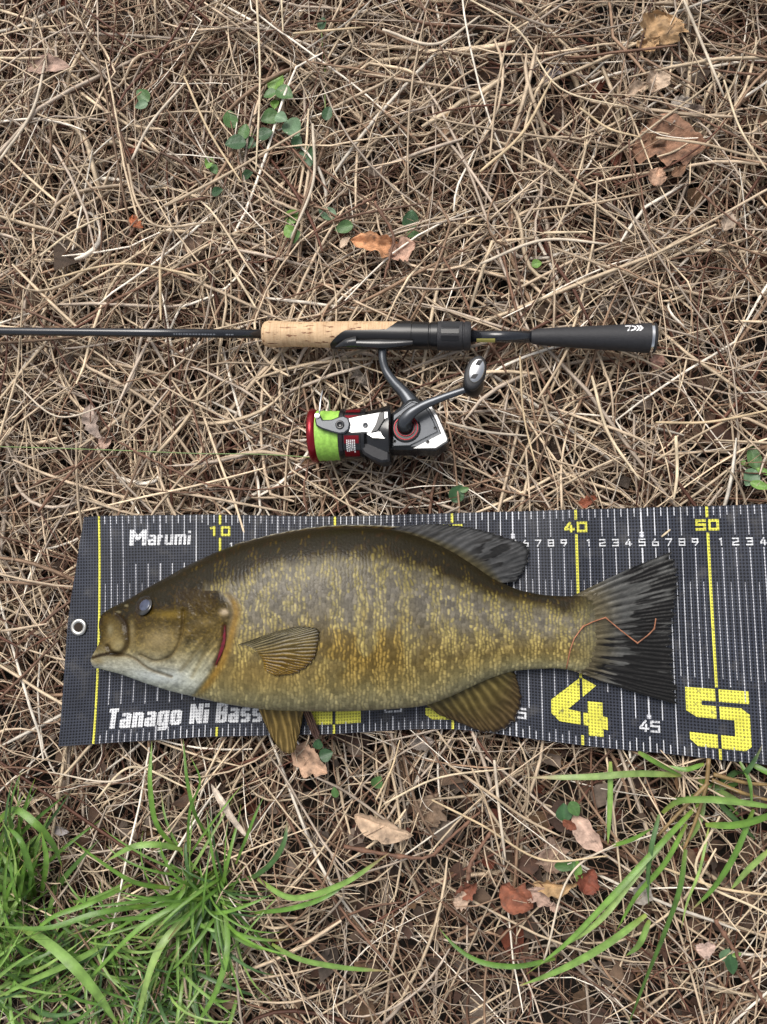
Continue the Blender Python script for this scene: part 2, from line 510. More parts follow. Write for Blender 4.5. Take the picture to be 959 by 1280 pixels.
def build_mat():
    root = empty('measuring_mat', mat_pt(25., .5), 'black mesh measuring mat with yellow and white centimetre marks under the fish', 'measuring mat')
    nu, nv = 160, 48
    s = np.linspace(0, 1, nu); t = np.linspace(0, 1, nv)
    S, T = np.meshgrid(s, t, indexing='ij')
    U = u_left(T) + (U_END - u_left(T)) * S
    P = mat_pt(U, T)
    th = .0009
    top = P.reshape(-1, 3); bot = (P - np.array([0, 0, th])).reshape(-1, 3)
    n = nu * nv
    i, j = np.meshgrid(np.arange(nu - 1), np.arange(nv - 1), indexing='ij')
    a = (i * nv + j).ravel()
    q = np.stack([a, a + 1, a + nv + 1, a + nv], 1)
    q = np.concatenate([q, (q + n)[:, ::-1]])
    ring = [k * nv for k in range(nu)] + [(nu - 1) * nv + k for k in range(1, nv)] + [k * nv + nv - 1 for k in range(nu - 2, -1, -1)] + [k for k in range(nv - 2, 0, -1)]
    r = np.array(ring); r2 = np.roll(r, -1)
    q = np.concatenate([q, np.stack([r, r2, r2 + n, r + n], 1)])
    uv = np.stack([U, T * MATW], -1).reshape(-1, 2)
    me = np_mesh('mat_sheet', np.concatenate([top, bot]), quads=q, uv=np.concatenate([uv, uv]))
    me.materials.append(M['mat'])
    me.set_sharp_from_angle(angle=math.radians(40))
    link('mat_sheet', me, root)
    cnt = [0]

    def poly(mb, pts, lift=.00035):
        """flat print polygon given in (u, t); cut so that it follows the cloth"""
        cnt[0] += 1
        pts = np.asarray(pts, float)
        P = mat_pt(pts[:, 0], pts[:, 1], lift + (cnt[0] % 9) * .000012)
        mb.add(P, [tuple(range(len(pts)))[::-1]], [(u_, t_ * MATW) for u_, t_ in pts])

    def vline(mb, u, t0, t1, w):
        n = max(1, int((t1 - t0) / .06))
        for k in range(n):
            a = t0 + (t1 - t0) * k / n; b = t0 + (t1 - t0) * (k + 1) / n
            cnt[0] += 1
            P = mat_pt(np.array([u - w / 2, u + w / 2, u + w / 2, u - w / 2]), np.array([a, a, b, b]), .00035)
            mb.add(P, [(3, 2, 1, 0)], [(u - w / 2, a * MATW), (u + w / 2, a * MATW), (u + w / 2, b * MATW), (u - w / 2, b * MATW)])

    # ---- centimetre lines
    wl = MB()
    for u in range(0, 61):
        d = u % 10
        if d == 0:
            yl = MB()
            if u == 0:
                vline(yl, 0, .002, .998, .17)
            else:
                vline(yl, u, .105, .715 if u > 10 else .80, .2)
                for a_, b_ in ((.002, .045), (.957, .998)):
                    ym = MB(); vline(ym, u, a_, b_, .2); ym.build('yellow_tick', M['print_yellow'], root, smooth=False)
            yl.build('yellow_line', M['print_yellow'], root, smooth=False)
            continue
        w = .12 if d == 5 else .070
        first = u < 10
        if d in (1, 9) and not first or u == 9:
            vline(wl, u, .002, .048, w)
            if u == 9: vline(wl, u, .30, .83, w)
        else:
            vline(wl, u, .002, .115 if not first else (.115 if u in (3, 4, 5, 6, 7) else .83), w)
        if first and u in (3, 4, 5, 6, 7):
            vline(wl, u, .215, .835 - .01 * (u % 2), w)
        if not first:
            e = {1: .71, 2: .765, 3: .998, 4: .865, 5: .855, 6: .865, 7: .998, 8: .80, 9: .755}[d]
            if u < 20 and d in (1, 2, 3): e = .83
            vline(wl, u, .165, e, w)
            if d == 5:
                for (c0, c1) in ((.100, .122), (.845, .863)):
                    poly(wl, [(u - .16, c0), (u + .16, c0), (u + .16, c1), (u - .16, c1)])
        vline(wl, u, .945 if d != 5 else .935, .998, w)
    for u in range(0, 60):                       # half-centimetre marks: top edge, middle block, bottom edge
        vline(wl, u + .5, .002, .036, .075)
        vline(wl, u + .5, .30, .68, .045)
        vline(wl, u + .5, .962, .998, .075)
    tag(wl.build('tick_marks', M['print_tick'], root, smooth=False), kind='stuff')

    # ---- block digits from strokes on a 0..1 box (x right, y up)
    ST = {'0': [(0, 0, 0, 1), (1, 0, 1, 1), (0, 0, 1, 0), (0, 1, 1, 1)], '1': [(.55, 0, .55, 1), (.15, .9, .55, 1)],
          '2': [(0, 1, 1, 1), (1, 1, 1, .55), (1, .55, 0, .35), (0, .4, 0, 0), (0, 0, 1, 0)],
          '3': [(0, 1, 1, 1), (.25, .5, 1, .5), (0, 0, 1, 0), (1, 0, 1, 1)],
          '4': [(.55, 1, 0, .35), (0, .25, 1, .25), (.7, 0, .7, .62)],
          '5': [(0, 1, 1, 1), (0, 1, 0, .55), (0, .55, 1, .55), (1, .55, 1, 0), (0, 0, 1, 0)],
          '6': [(.45, 1, 0, .5), (0, .5, 0, 0), (0, 0, 1, 0), (1, 0, 1, .5), (0, .5, 1, .5)],
          '7': [(0, 1, 1, 1), (1, 1, .4, 0)],
          '8': [(0, 0, 0, 1), (1, 0, 1, 1), (0, 0, 1, 0), (0, 1, 1, 1), (0, .5, 1, .5)],
          '9': [(0, 1, 1, 1), (1, 1, 1, .5), (0, 1, 0, .5), (0, .5, 1, .5), (1, .5, .55, 0)]}

    def digit(mb, ch, u0, tc_, wu, ht, sw, slant=0.0):
        """u0 left edge, tc_ centre t, wu width cm, ht height in t, sw stroke cm"""
        hc = ht * MATW
        for (x0, y0, x1, y1) in ST[ch]:
            a = np.array([x0 * (wu - sw) + sw / 2, y0 * (hc - sw) + sw / 2]); b = np.array([x1 * (wu - sw) + sw / 2, y1 * (hc - sw) + sw / 2])
            d_ = (b - a) / np.linalg.norm(b - a); nn = np.array([-d_[1], d_[0]]) * sw / 2; e = d_ * sw / 2
            q_ = [a - e - nn, b + e - nn, b + e + nn, a - e + nn]
            poly(mb, [(u0 + c[0] + slant * c[1], tc_ + ht / 2 - c[1] / MATW) for c in q_][::-1])

    for u in range(11, 60):
        d = u % 10
        if d:
            mb = MB(); digit(mb, str(d), u - .25, .142, .5 if d != 1 else .4, .030, .10)
            mb.build('small_numeral', M['print_white'], root, smooth=False)
    for u in (15, 25, 35, 45, 55):
        mb = MB()
        digit(mb, str(u // 10), u - .78, .893, .72, .048, .16, .12)
        digit(mb, '5', u + .06, .893, .72, .048, .16, .0)
        mb.build('small_numeral', M['print_white'], root, smooth=False)
    for u in (10, 20, 30, 40, 50, 60):
        mb = MB()
        digit(mb, str(u // 10), u - .92, .075, .8, .045, .19)
        digit(mb, '0', u + .06, .075, .8, .045, .19)
        mb.build('yellow_numeral', M['print_yellow'], root, smooth=False)

    # ---- large yellow numerals, split by the dark slit of the 10-cm line
    BIG = {'5': [[(0, .79), (1, .79), (1, 1), (0, 1)], [(0, .6), (.16, .5), (.25, .5), (.25, .79), (0, .79)],
                 [(.25, .5), (1, .5), (1, .61), (.87, .71), (.25, .71)], [(.75, .23), (1, .23), (1, .5), (.75, .5)],
                 [(.04, .11), (.16, 0), (.9, 0), (1, .08), (1, .23), (.04, .23)]],
           '4': [[(0, .57), (.30, .43), (.82, .89), (.55, 1.02)], [(0, .33), (.14, .20), (.30, .19), (.30, .43), (0, .57)],
                 [(.30, .19), (.66, .17), (.66, .39), (.30, .43)], [(.66, 0), (.92, 0), (.92, .60), (.66, .60)], [(.92, .14), (1, .13), (1, .35), (.92, .36)]],
           '3': [[(0, .79), (1, .79), (1, 1), (0, 1)], [(.75, .23), (1, .23), (1, .79), (.75, .79)], [(.25, .4), (.75, .4), (.75, .6), (.25, .6)],
                 [(0, .1), (.12, 0), (.9, 0), (1, .1), (1, .23), (0, .23)]],
           '2': [[(0, .79), (1, .79), (1, 1), (0, 1)], [(.75, .55), (1, .48), (1, .79), (.75, .79)], [(0, .36), (1, .48), (.75, .62), (0, .5)],
                 [(0, .25), (.28, .25), (.28, .40), (0, .36)], [(0, 0), (1, 0), (1, .25), (0, .25)]]}

    def clip(p, x, keep_left):
        out = []
        for k in range(len(p)):
            a, b = p[k], p[(k + 1) % len(p)]
            ia, ib = (a[0] <= x) == keep_left, (b[0] <= x) == keep_left
            if ia: out.append(a)
            if ia != ib:
                f_ = (x - a[0]) / (b[0] - a[0]); out.append((x, a[1] + (b[1] - a[1]) * f_))
        return out
    for ch, u in (('2', 20), ('3', 30), ('4', 40), ('5', 50)):
        mb = MB()
        u0, wu, t0, t1 = u - 2.25, 4.5, .722, .955
        if ch == '4': u0, wu, t0, t1 = u - 2.3, 4.2, .715, .955
        xs = (u - u0) / wu
        for p in BIG[ch]:
            for left in (True, False):
                c_ = clip(p, xs - .028 if left else xs + .028, left)
                if len(c_) >= 3:
                    poly(mb, [(u0 + x * wu, t1 - y * (t1 - t0)) for x, y in c_])
        mb.build('large_numeral', M['print_yellow'], root, smooth=False)

    # ---- lettering: heavy block letters, strokes (x0, y0, x1, y1) in a box one cap-height tall; x-height .7
    LT = {'T': (.74, [(0, 1, 1, 1), (.5, 0, .5, .80)]),
          'a': (.74, [(.12, .7, .9, .7), (1, .62, 1, 0), (.1, .36, .8, .36), (0, .3, 0, .06), (.1, 0, .8, 0)]),
          'n': (.74, [(0, 0, 0, .7), (.2, .7, .9, .7), (1, .62, 1, 0)]),
          'g': (.74, [(0, .08, 0, .62), (.1, .7, .8, .7), (1, .7, 1, -.2), (.1, 0, .8, 0), (.05, -.27, .92, -.27)]),
          'o': (.74, [(0, .08, 0, .62), (1, .08, 1, .62), (.1, .7, .9, .7), (.1, 0, .9, 0)]),
          'N': (.86, [(0, 0, 0, 1), (1, 0, 1, 1), (.1, .92, .9, .08)]),
          'i': (.30, [(.5, 0, .5, .62), (.5, .985, .5, 1)]),
          'B': (.80, [(0, 0, 0, 1), (.2, 1, .85, 1), (.2, .5, .85, .5), (.2, 0, .85, 0), (1, .08, 1, .42), (.97, .60, .97, .92)]),
          's': (.72, [(.1, .7, 1, .7), (0, .62, 0, .43), (.1, .36, .9, .36), (1, .29, 1, .08), (0, 0, .9, 0)]),
          'r': (.56, [(0, 0, 0, .7), (.25, .66, 1, .66)]),
          'u': (.80, [(0, .7, 0, .08), (1, .7, 1, 0), (.1, 0, .8, 0)]),
          'm': (1.15, [(0, 0, 0, .7), (.1, .7, .95, .7), (.5, .6, .5, 0), (1, .62, 1, 0)]),
          'M': (1.15, [(0, 0, 0, 1), (1, 0, 1, 1), (.05, .95, .5, .45), (.95, .95, .5, .45)]), ' ': (.34, [])}

    def word(text, u0, tbase, cap, width, sw, gap=.12, xh=1.0, thin=.72):
        adv = sum(LT[c][0] + gap for c in text) - gap
        k_ = width / adv; x = u0
        mb = MB()
        for c in text:
            wc = LT[c][0] * k_
            for (x0, y0, x1, y1) in LT[c][1]:
                f_ = xh if c != 'M' else 1.0
                vert = abs(x1 - x0) < .05
                a = np.array([x0 * (wc - sw) + sw / 2, y0 * f_ * (cap - sw * thin) + sw * thin / 2])
                b = np.array([x1 * (wc - sw) + sw / 2, y1 * f_ * (cap - sw * thin) + sw * thin / 2])
                d_ = (b - a) / np.linalg.norm(b - a); ww = sw if vert or (x1 != x0 and y1 != y0) else sw * thin
                nn = np.array([-d_[1], d_[0]]) * ww / 2; e = d_ * sw * (thin / 2 if vert else .3)
                poly(mb, [(x + c_[0] + .07 * c_[1], tbase - c_[1] / MATW) for c_ in (a - e - nn, b + e - nn, b + e + nn, a - e + nn)][::-1])
            x += wc + gap * k_
        mb.build('lettering', M['print_white'], root, smooth=False)
    word('Tanago Ni Bass', .95, .938, 1.66, 12.9, .41, gap=.09)
    word('M', 2.5, .134, 1.30, 1.35, .34, thin=.8)
    word('arumi', 4.0, .134, 1.15, 3.5, .24, thin=.8)

    # ---- grommet
    gc = W(98.5, 784, MATZ + .0035); k = KPX(98.5, 784)
    gb = MB()
    n1, n2 = 28, 10
    V = []; Fc = []
    for i_ in range(n1):
        a = 2 * math.pi * i_ / n1
        for j_ in range(n2):
            b = 2 * math.pi * j_ / n2
            rr = (8.0 + 2.6 * math.cos(b)) * k
            V.append((gc[0] + rr * math.cos(a), gc[1] + rr * math.sin(a), gc[2] + 1.6 * k * math.sin(b)))
            Fc.append((i_ * n2 + j_, ((i_ + 1) % n1) * n2 + j_, ((i_ + 1) % n1) * n2 + (j_ + 1) % n2, i_ * n2 + (j_ + 1) % n2))
    gb.add(V, Fc)
    gr = gb.build('grommet', M['brass'], root)
    hb = MB()
    disc = [(gc[0] + 6.2 * k * math.cos(a), gc[1] + 6.2 * k * math.sin(a), gc[2] + .0002) for a in np.linspace(0, 2 * math.pi, 20, endpoint=False)]
    hb.add(disc, [tuple(range(20))])
    hb.build('grommet_hole', M['hole'], root, smooth=False)
    return root


mat_root = build_mat()

# footprint test used by the straw: signed pixel distances are enough here


def in_mat(px, py, m=0.0):
    """1 inside the mat's outline (photo pixels at mat height), fading over m pixels outside"""
    ty = np.interp(px, [60, 125, 275, 419, 565, 719, 884, 1100], [646, 645, 643, 645, 641, 637, 632, 625])
    by = np.interp(px, [60, 117, 270, 418, 566, 728, 901, 1100], [932, 930, 921, 917, 912, 931, 950, 975])
    lx = np.interp(py, [645, 688, 770, 815, 930], [102, 96, 80, 79, 75])
    d = np.minimum(np.minimum(py - ty, by - py), px - lx)
    return sstep(-m - 1e-6, 0, d)


# ------------------------------------------------------------------ straw
def surf(x, y):
    return .010 * (fbm(x * 9 + 11, y * 9 + 5, 21, 3) - .5) * 2


def clearing(px, py):
    """places where the straw is thinner and the soil shows: 0..1"""
    spots = [(640, 30, 60), (790, 60, 60), (960, 30, 50), (60, 470, 70), (240, 505, 45), (620, 180, 40), (870, 580, 50), (730, 1000, 60), (560, 1110, 90),
             (900, 1170, 90), (470, 1040, 70), (80, 1020, 70), (150, 1000, 60), (330, 1040, 40), (960, 1230, 60), (700, 1230, 80), (420, 1240, 60)]
    v = np.zeros_like(px)
    for x, y, r in spots:
        v = np.maximum(v, np.exp(-(((px - x) ** 2 + (py - y) ** 2) / r**2)))
    return v


def straw():
    K = 9
    groups = []

    def gen(n, x0, x1, y0, y1, kind):
        x = rng.uniform(x0, x1, n); y = rng.uniform(y0, y1, n)
        px, py = proj(np.stack([x, y, np.zeros(n)], -1))
        low = sstep(915, 965, py) * sstep(1700, 1400, py)
        drop = np.maximum(.62 * clearing(px, py), low * (.46 + .3 * clearing(px, py))) * (1.0 if kind != 'fine' else .45)
        deep = in_mat(px, py) * (np.minimum(np.abs(py - 640), np.abs(py - 935)) > 60) * (px > 150)
        drop = np.maximum(drop, .72 * sstep(.50, .34, fbm(x * 15 + 7, y * 15 + 31, 44, 3)) * (.5 if kind == 'fine' else 1))
        keep = (rng.random(n) > drop) & (deep < .5)
        x, y = x[keep], y[keep]; n = len(x); low = low[keep]
        # direction: local bunching plus spread
        th0 = fbm(x * 7 + 3, y * 7 + 9, 5, 2) * 4 * np.pi
        th = np.where(rng.random(n) < .5, th0 + rng.normal(0, .5, n), rng.uniform(0, 2 * np.pi, n))
        if kind == 'stalk':
            L = rng.lognormal(math.log(.145), .45, n); r = .00060 + .0012 * rng.random(n) ** 1.9; curl = .42
        elif kind == 'blade':
            L = rng.lognormal(math.log(.085), .4, n); r = rng.uniform(.0010, .0024, n); curl = 1.0
        else:
            L = rng.lognormal(math.log(.065), .45, n); r = rng.uniform(.0003, .00065, n); curl = 1.7
        s = np.linspace(-.5, .5, K)
        kap = rng.normal(0, curl, n)[:, None] + rng.normal(0, curl * .8, n)[:, None] * s[None] * 2
        kink = np.where(rng.random(n) < .4, rng.normal(0, .6, n), 0)[:, None] * (s[None] > rng.uniform(-.4, .4, n)[:, None])
        ang = th[:, None] + kap * s[None] + kink
        dx = np.cos(ang) * (L / (K - 1))[:, None]; dy = np.sin(ang) * (L / (K - 1))[:, None]
        X = x[:, None] + np.cumsum(dx, 1) - dx.sum(1)[:, None] / 2
        Y = y[:, None] + np.cumsum(dy, 1) - dy.sum(1)[:, None] / 2
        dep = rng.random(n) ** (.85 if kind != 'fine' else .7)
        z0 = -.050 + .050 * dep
        slope = rng.normal(0, .07, n) * L
        Z = z0[:, None] + slope[:, None] * s[None] * 2 + .0035 * np.sin(s[None] * rng.uniform(2, 8, n)[:, None] + rng.uniform(0, 6, n)[:, None])
        return X, Y, Z, r * (1 - .18 * low), dep, kind, n

    def add(X, Y, Z, r, dep, kind, n):
        PX, PY = proj(np.stack([X, Y, Z], -1))
        inm = in_mat(PX, PY, 12)
        sx = surf(X, Y)
        rod = sstep(60, 38, np.abs(PY - (414 + PX * .011))) * (PX < 845)
        reel = sstep(14, 0, np.maximum(np.maximum(370 - PX, PX - 585), np.maximum(490 - PY, PY - 600)))
        near = np.maximum(inm, np.maximum(rod * .9, reel))
        Zs = Z + sx * (1 - near)
        cap = .006 + sx * (1 - near)
        cap = np.minimum(cap, np.where(inm > 0, .006 + (-.0012 - .006) * inm, 9))
        cap = np.minimum(cap, np.where(rod > 0, .006 + (-.0005 - .006) * rod, 9))
        cap = np.minimum(cap, np.where(reel > 0, .004 + (-.008 - .004) * reel, 9))
        Zs = np.minimum(Zs, cap - r[:, None])
        P = np.stack([X, Y, Zs], -1)
        T = np.gradient(P, axis=1); T /= np.linalg.norm(T, axis=2)[..., None] + 1e-9
        nn = np.stack([-T[..., 1], T[..., 0], np.zeros_like(T[..., 0])], -1); nn /= np.linalg.norm(nn, axis=2)[..., None] + 1e-9
        bb = np.cross(T, nn)
        sides = 3 if kind == 'fine' else 4
        flat = .38 if kind == 'blade' else .85
        s = np.linspace(0, 1, K)
        taper = np.minimum(1, .55 + 3 * np.minimum(s, 1 - s))[None] * (1 - .35 * s[None] * (rng.random(n) < .5)[:, None])
        rr = r[:, None] * taper
        ph = rng.uniform(0, 6, n)[:, None] + np.linspace(0, 1, K)[None] * rng.normal(0, .8, n)[:, None]
        a = np.arange(sides) * 2 * np.pi / sides
        if kind == 'blade':
            ca = np.cos(a)[None, None]; sa = np.sin(a)[None, None] * flat
            c_, s_ = np.cos(ph * .35)[..., None], np.sin(ph * .35)[..., None]
            A = ca * c_ - sa * s_; B = ca * s_ + sa * c_
        else:
            A = np.cos(a[None, None] + ph[..., None]); B = np.sin(a[None, None] + ph[..., None]) * flat
        V = P[:, :, None] + rr[:, :, None, None] * (A[..., None] * nn[:, :, None] + B[..., None] * bb[:, :, None])
        # colour: straw, grey-beige, brown, reddish; deeper pieces rotted and darkened, the gaps' shade painted in
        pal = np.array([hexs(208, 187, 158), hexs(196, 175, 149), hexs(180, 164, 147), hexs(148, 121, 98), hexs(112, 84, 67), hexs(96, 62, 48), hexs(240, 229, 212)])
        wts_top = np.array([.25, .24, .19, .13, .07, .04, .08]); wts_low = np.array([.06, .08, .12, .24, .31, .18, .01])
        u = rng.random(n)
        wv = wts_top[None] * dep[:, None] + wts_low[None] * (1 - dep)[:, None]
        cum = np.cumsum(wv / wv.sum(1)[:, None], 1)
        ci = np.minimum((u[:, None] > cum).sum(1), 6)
        col = pal[ci] * rng.uniform(.68, 1.15, n)[:, None]
        tip = np.where(rng.random(n) < .3, rng.uniform(.45, .8, n), 1)
        cv = col[:, None] * (1 + (tip[:, None] - 1) * np.linspace(0, 1, K)[None] ** 2)[..., None]
        cv = cv * (1 + .16 * np.sin(np.linspace(0, 14, K)[None] * rng.uniform(.4, 1.4, n)[:, None] + rng.uniform(0, 6, n)[:, None]))[..., None]
        CV = np.repeat(cv[:, :, None], sides, 2)
        base = (np.arange(n) * K * sides)[:, None, None]
        i = np.arange(K - 1)[None, :, None] * sides; k = np.arange(sides)[None, None]
        k2 = (k + 1) % sides
        Q = np.stack([base + i + k, base + i + k2, base + i + sides + k2, base + i + sides + k], -1).reshape(-1, 4)
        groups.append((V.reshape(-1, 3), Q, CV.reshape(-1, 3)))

    # dense where the picture looks, thinner beyond its edges
    xa, xb, ya, yb = -.50, .44, -.40, .66
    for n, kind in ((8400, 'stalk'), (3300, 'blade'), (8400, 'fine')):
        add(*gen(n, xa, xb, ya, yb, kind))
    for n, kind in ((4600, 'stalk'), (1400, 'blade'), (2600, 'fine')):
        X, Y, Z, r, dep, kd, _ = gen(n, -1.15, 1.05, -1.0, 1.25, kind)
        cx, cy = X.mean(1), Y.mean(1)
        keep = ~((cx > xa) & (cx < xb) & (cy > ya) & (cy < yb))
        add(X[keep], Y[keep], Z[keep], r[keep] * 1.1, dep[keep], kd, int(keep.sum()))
    off = 0; VV = []; QQ = []; CC = []
    for v, q, c in groups:
        VV.append(v); QQ.append(q + off); CC.append(c); off += len(v)
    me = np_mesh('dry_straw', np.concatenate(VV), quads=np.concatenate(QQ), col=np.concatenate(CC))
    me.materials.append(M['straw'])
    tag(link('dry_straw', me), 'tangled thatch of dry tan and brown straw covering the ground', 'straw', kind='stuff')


straw()


def litter():
    """crumbled leaf fragments between the straws"""
    n = 9000
    x = rng.uniform(-.75, .7, n); y = rng.uniform(-.65, .9, n)
    sz = rng.lognormal(math.log(.0056), .5, n)
    _, lpy = proj(np.stack([x, y, np.zeros(n)], -1))
    z = rng.uniform(-.052, -.020, n) + .008 * (lpy > 960)
    a = rng.uniform(0, 6.28, n)
    loc = np.array([(-1, -.5), (-.3, -.75), (.7, -.5), (1, .1), (.5, .7), (-.4, .6), (0, 0)])
    zz = np.array([.25, -.1, .3, -.15, .35, 0, -.25])
    lx = loc[None, :, 0] * (1 + .35 * rng.normal(0, 1, (n, 7))); ly = loc[None, :, 1] * (1 + .35 * rng.normal(0, 1, (n, 7)))
    lz = zz[None] * rng.normal(0, 1.1, (n, 7)) + rng.normal(0, .25, n)[:, None] * lx
    ca, sa = np.cos(a)[:, None], np.sin(a)[:, None]
    V = np.stack([x[:, None] + sz[:, None] * (lx * ca - ly * sa), y[:, None] + sz[:, None] * (lx * sa + ly * ca), z[:, None] + sz[:, None] * lz], -1)
    b = (np.arange(n) * 7)[:, None, None]
    T = (b + np.array([(6, i, (i + 1) % 6) for i in range(6)])[None]).reshape(-1, 3)
    pal = np.array([hexs(120, 96, 76), hexs(98, 74, 58), hexs(135, 118, 104), hexs(84, 58, 44), hexs(146, 112, 80), hexs(120, 62, 42)])
    col = pal[rng.choice(6, n, p=[.25, .25, .17, .18, .1, .05])] * rng.uniform(.25, .8, n)[:, None]
    me = np_mesh('leaf_litter', V.reshape(-1, 3), tris=T, col=np.repeat(col, 7, 0), smooth=False)
    me.materials.append(M['litter'])
    tag(link('leaf_litter', me), 'crumbled brown leaf fragments between the straws', 'leaf litter', kind='stuff')


litter()
#NEXT
# ------------------------------------------------------------------ fish
def pdist(px, py, pts):
    """distance to a polyline in photo pixels"""
    p = np.asarray(pts, float); best = np.full(px.shape, 1e9)
    for a, b in zip(p[:-1], p[1:]):
        d = b - a; L2 = (d**2).sum()
        t = np.clip(((px - a[0]) * d[0] + (py - a[1]) * d[1]) / L2, 0, 1)
        best = np.minimum(best, np.hypot(px - a[0] - t * d[0], py - a[1] - t * d[1]))
    return best


def sp(pts, n=40):
    return smooth_path(np.asarray(pts, float), n)


OPERC = sp([(236, 733), (262, 733), (280, 745), (288, 762), (284, 786), (277, 812), (262, 842), (243, 868)])
PREOP = sp([(229, 764), (228, 785), (224, 804), (213, 820), (194, 826), (176, 819)])
MAXIL = sp([(146, 768), (155, 778), (159, 795), (157, 809), (149, 817), (140, 816), (134, 808)])
JAWLN = sp([(116, 822), (130, 818), (146, 818), (166, 822), (186, 836), (214, 846)])
GILLSL = sp([(281, 783), (280, 800), (275, 818), (270, 830)])
FOLD1 = sp([(262, 790), (244, 815), (226, 838)])
FOLD2 = sp([(274, 780), (258, 812), (240, 846)])
LATER = sp([(292, 745), (340, 728), (420, 727), (500, 742), (580, 766), (650, 783), (740, 790)])

# outline stations: back (x, y), belly (x, y), bow of the section (mouth notch), half thickness in cm
FST = [((128, 797), (129, 802), 0, .10), ((126, 786), (133, 812), 2, .62), ((125, 776), (125, 817), 7, .85), ((128, 768), (115, 824), 11, 1.0),
       ((136, 762), (116, 831), 10, 1.15), ((149, 755), (130, 837), 6, 1.35), ((166, 746), (152, 843), 3, 1.6), ((186, 734), (180, 853), 0, 1.95),
       ((210, 721), (208, 862), 0, 2.3), ((235, 707), (235, 869), 0, 2.55), ((260, 695), (260, 875), 0, 2.75), ((290, 683), (290, 881), 0, 2.95),
       ((330, 672), (330, 886.5), 0, 3.1), ((380, 663), (380, 889), 0, 3.15), ((430, 659.5), (430, 889), 0, 3.05), ((470, 660), (470, 887.5), 0, 2.9),
       ((500, 664), (500, 885.5), 0, 2.7), ((530, 673), (530, 882), 0, 2.45), ((560, 686), (560, 872), 0, 2.15), ((590, 704), (590, 858), 0, 1.85),
       ((615, 721), (615, 847), 0, 1.6), ((640, 734), (640, 839.5), 0, 1.35), ((670, 742), (670, 836.5), 0, 1.1), ((700, 745), (700, 836), 0, .92),
       ((722, 745), (722, 839), 0, .76), ((742, 744), (742, 840), 0, .50), ((760, 752), (760, 830), 0, .26), ((776, 772), (775, 812), 0, .10)]


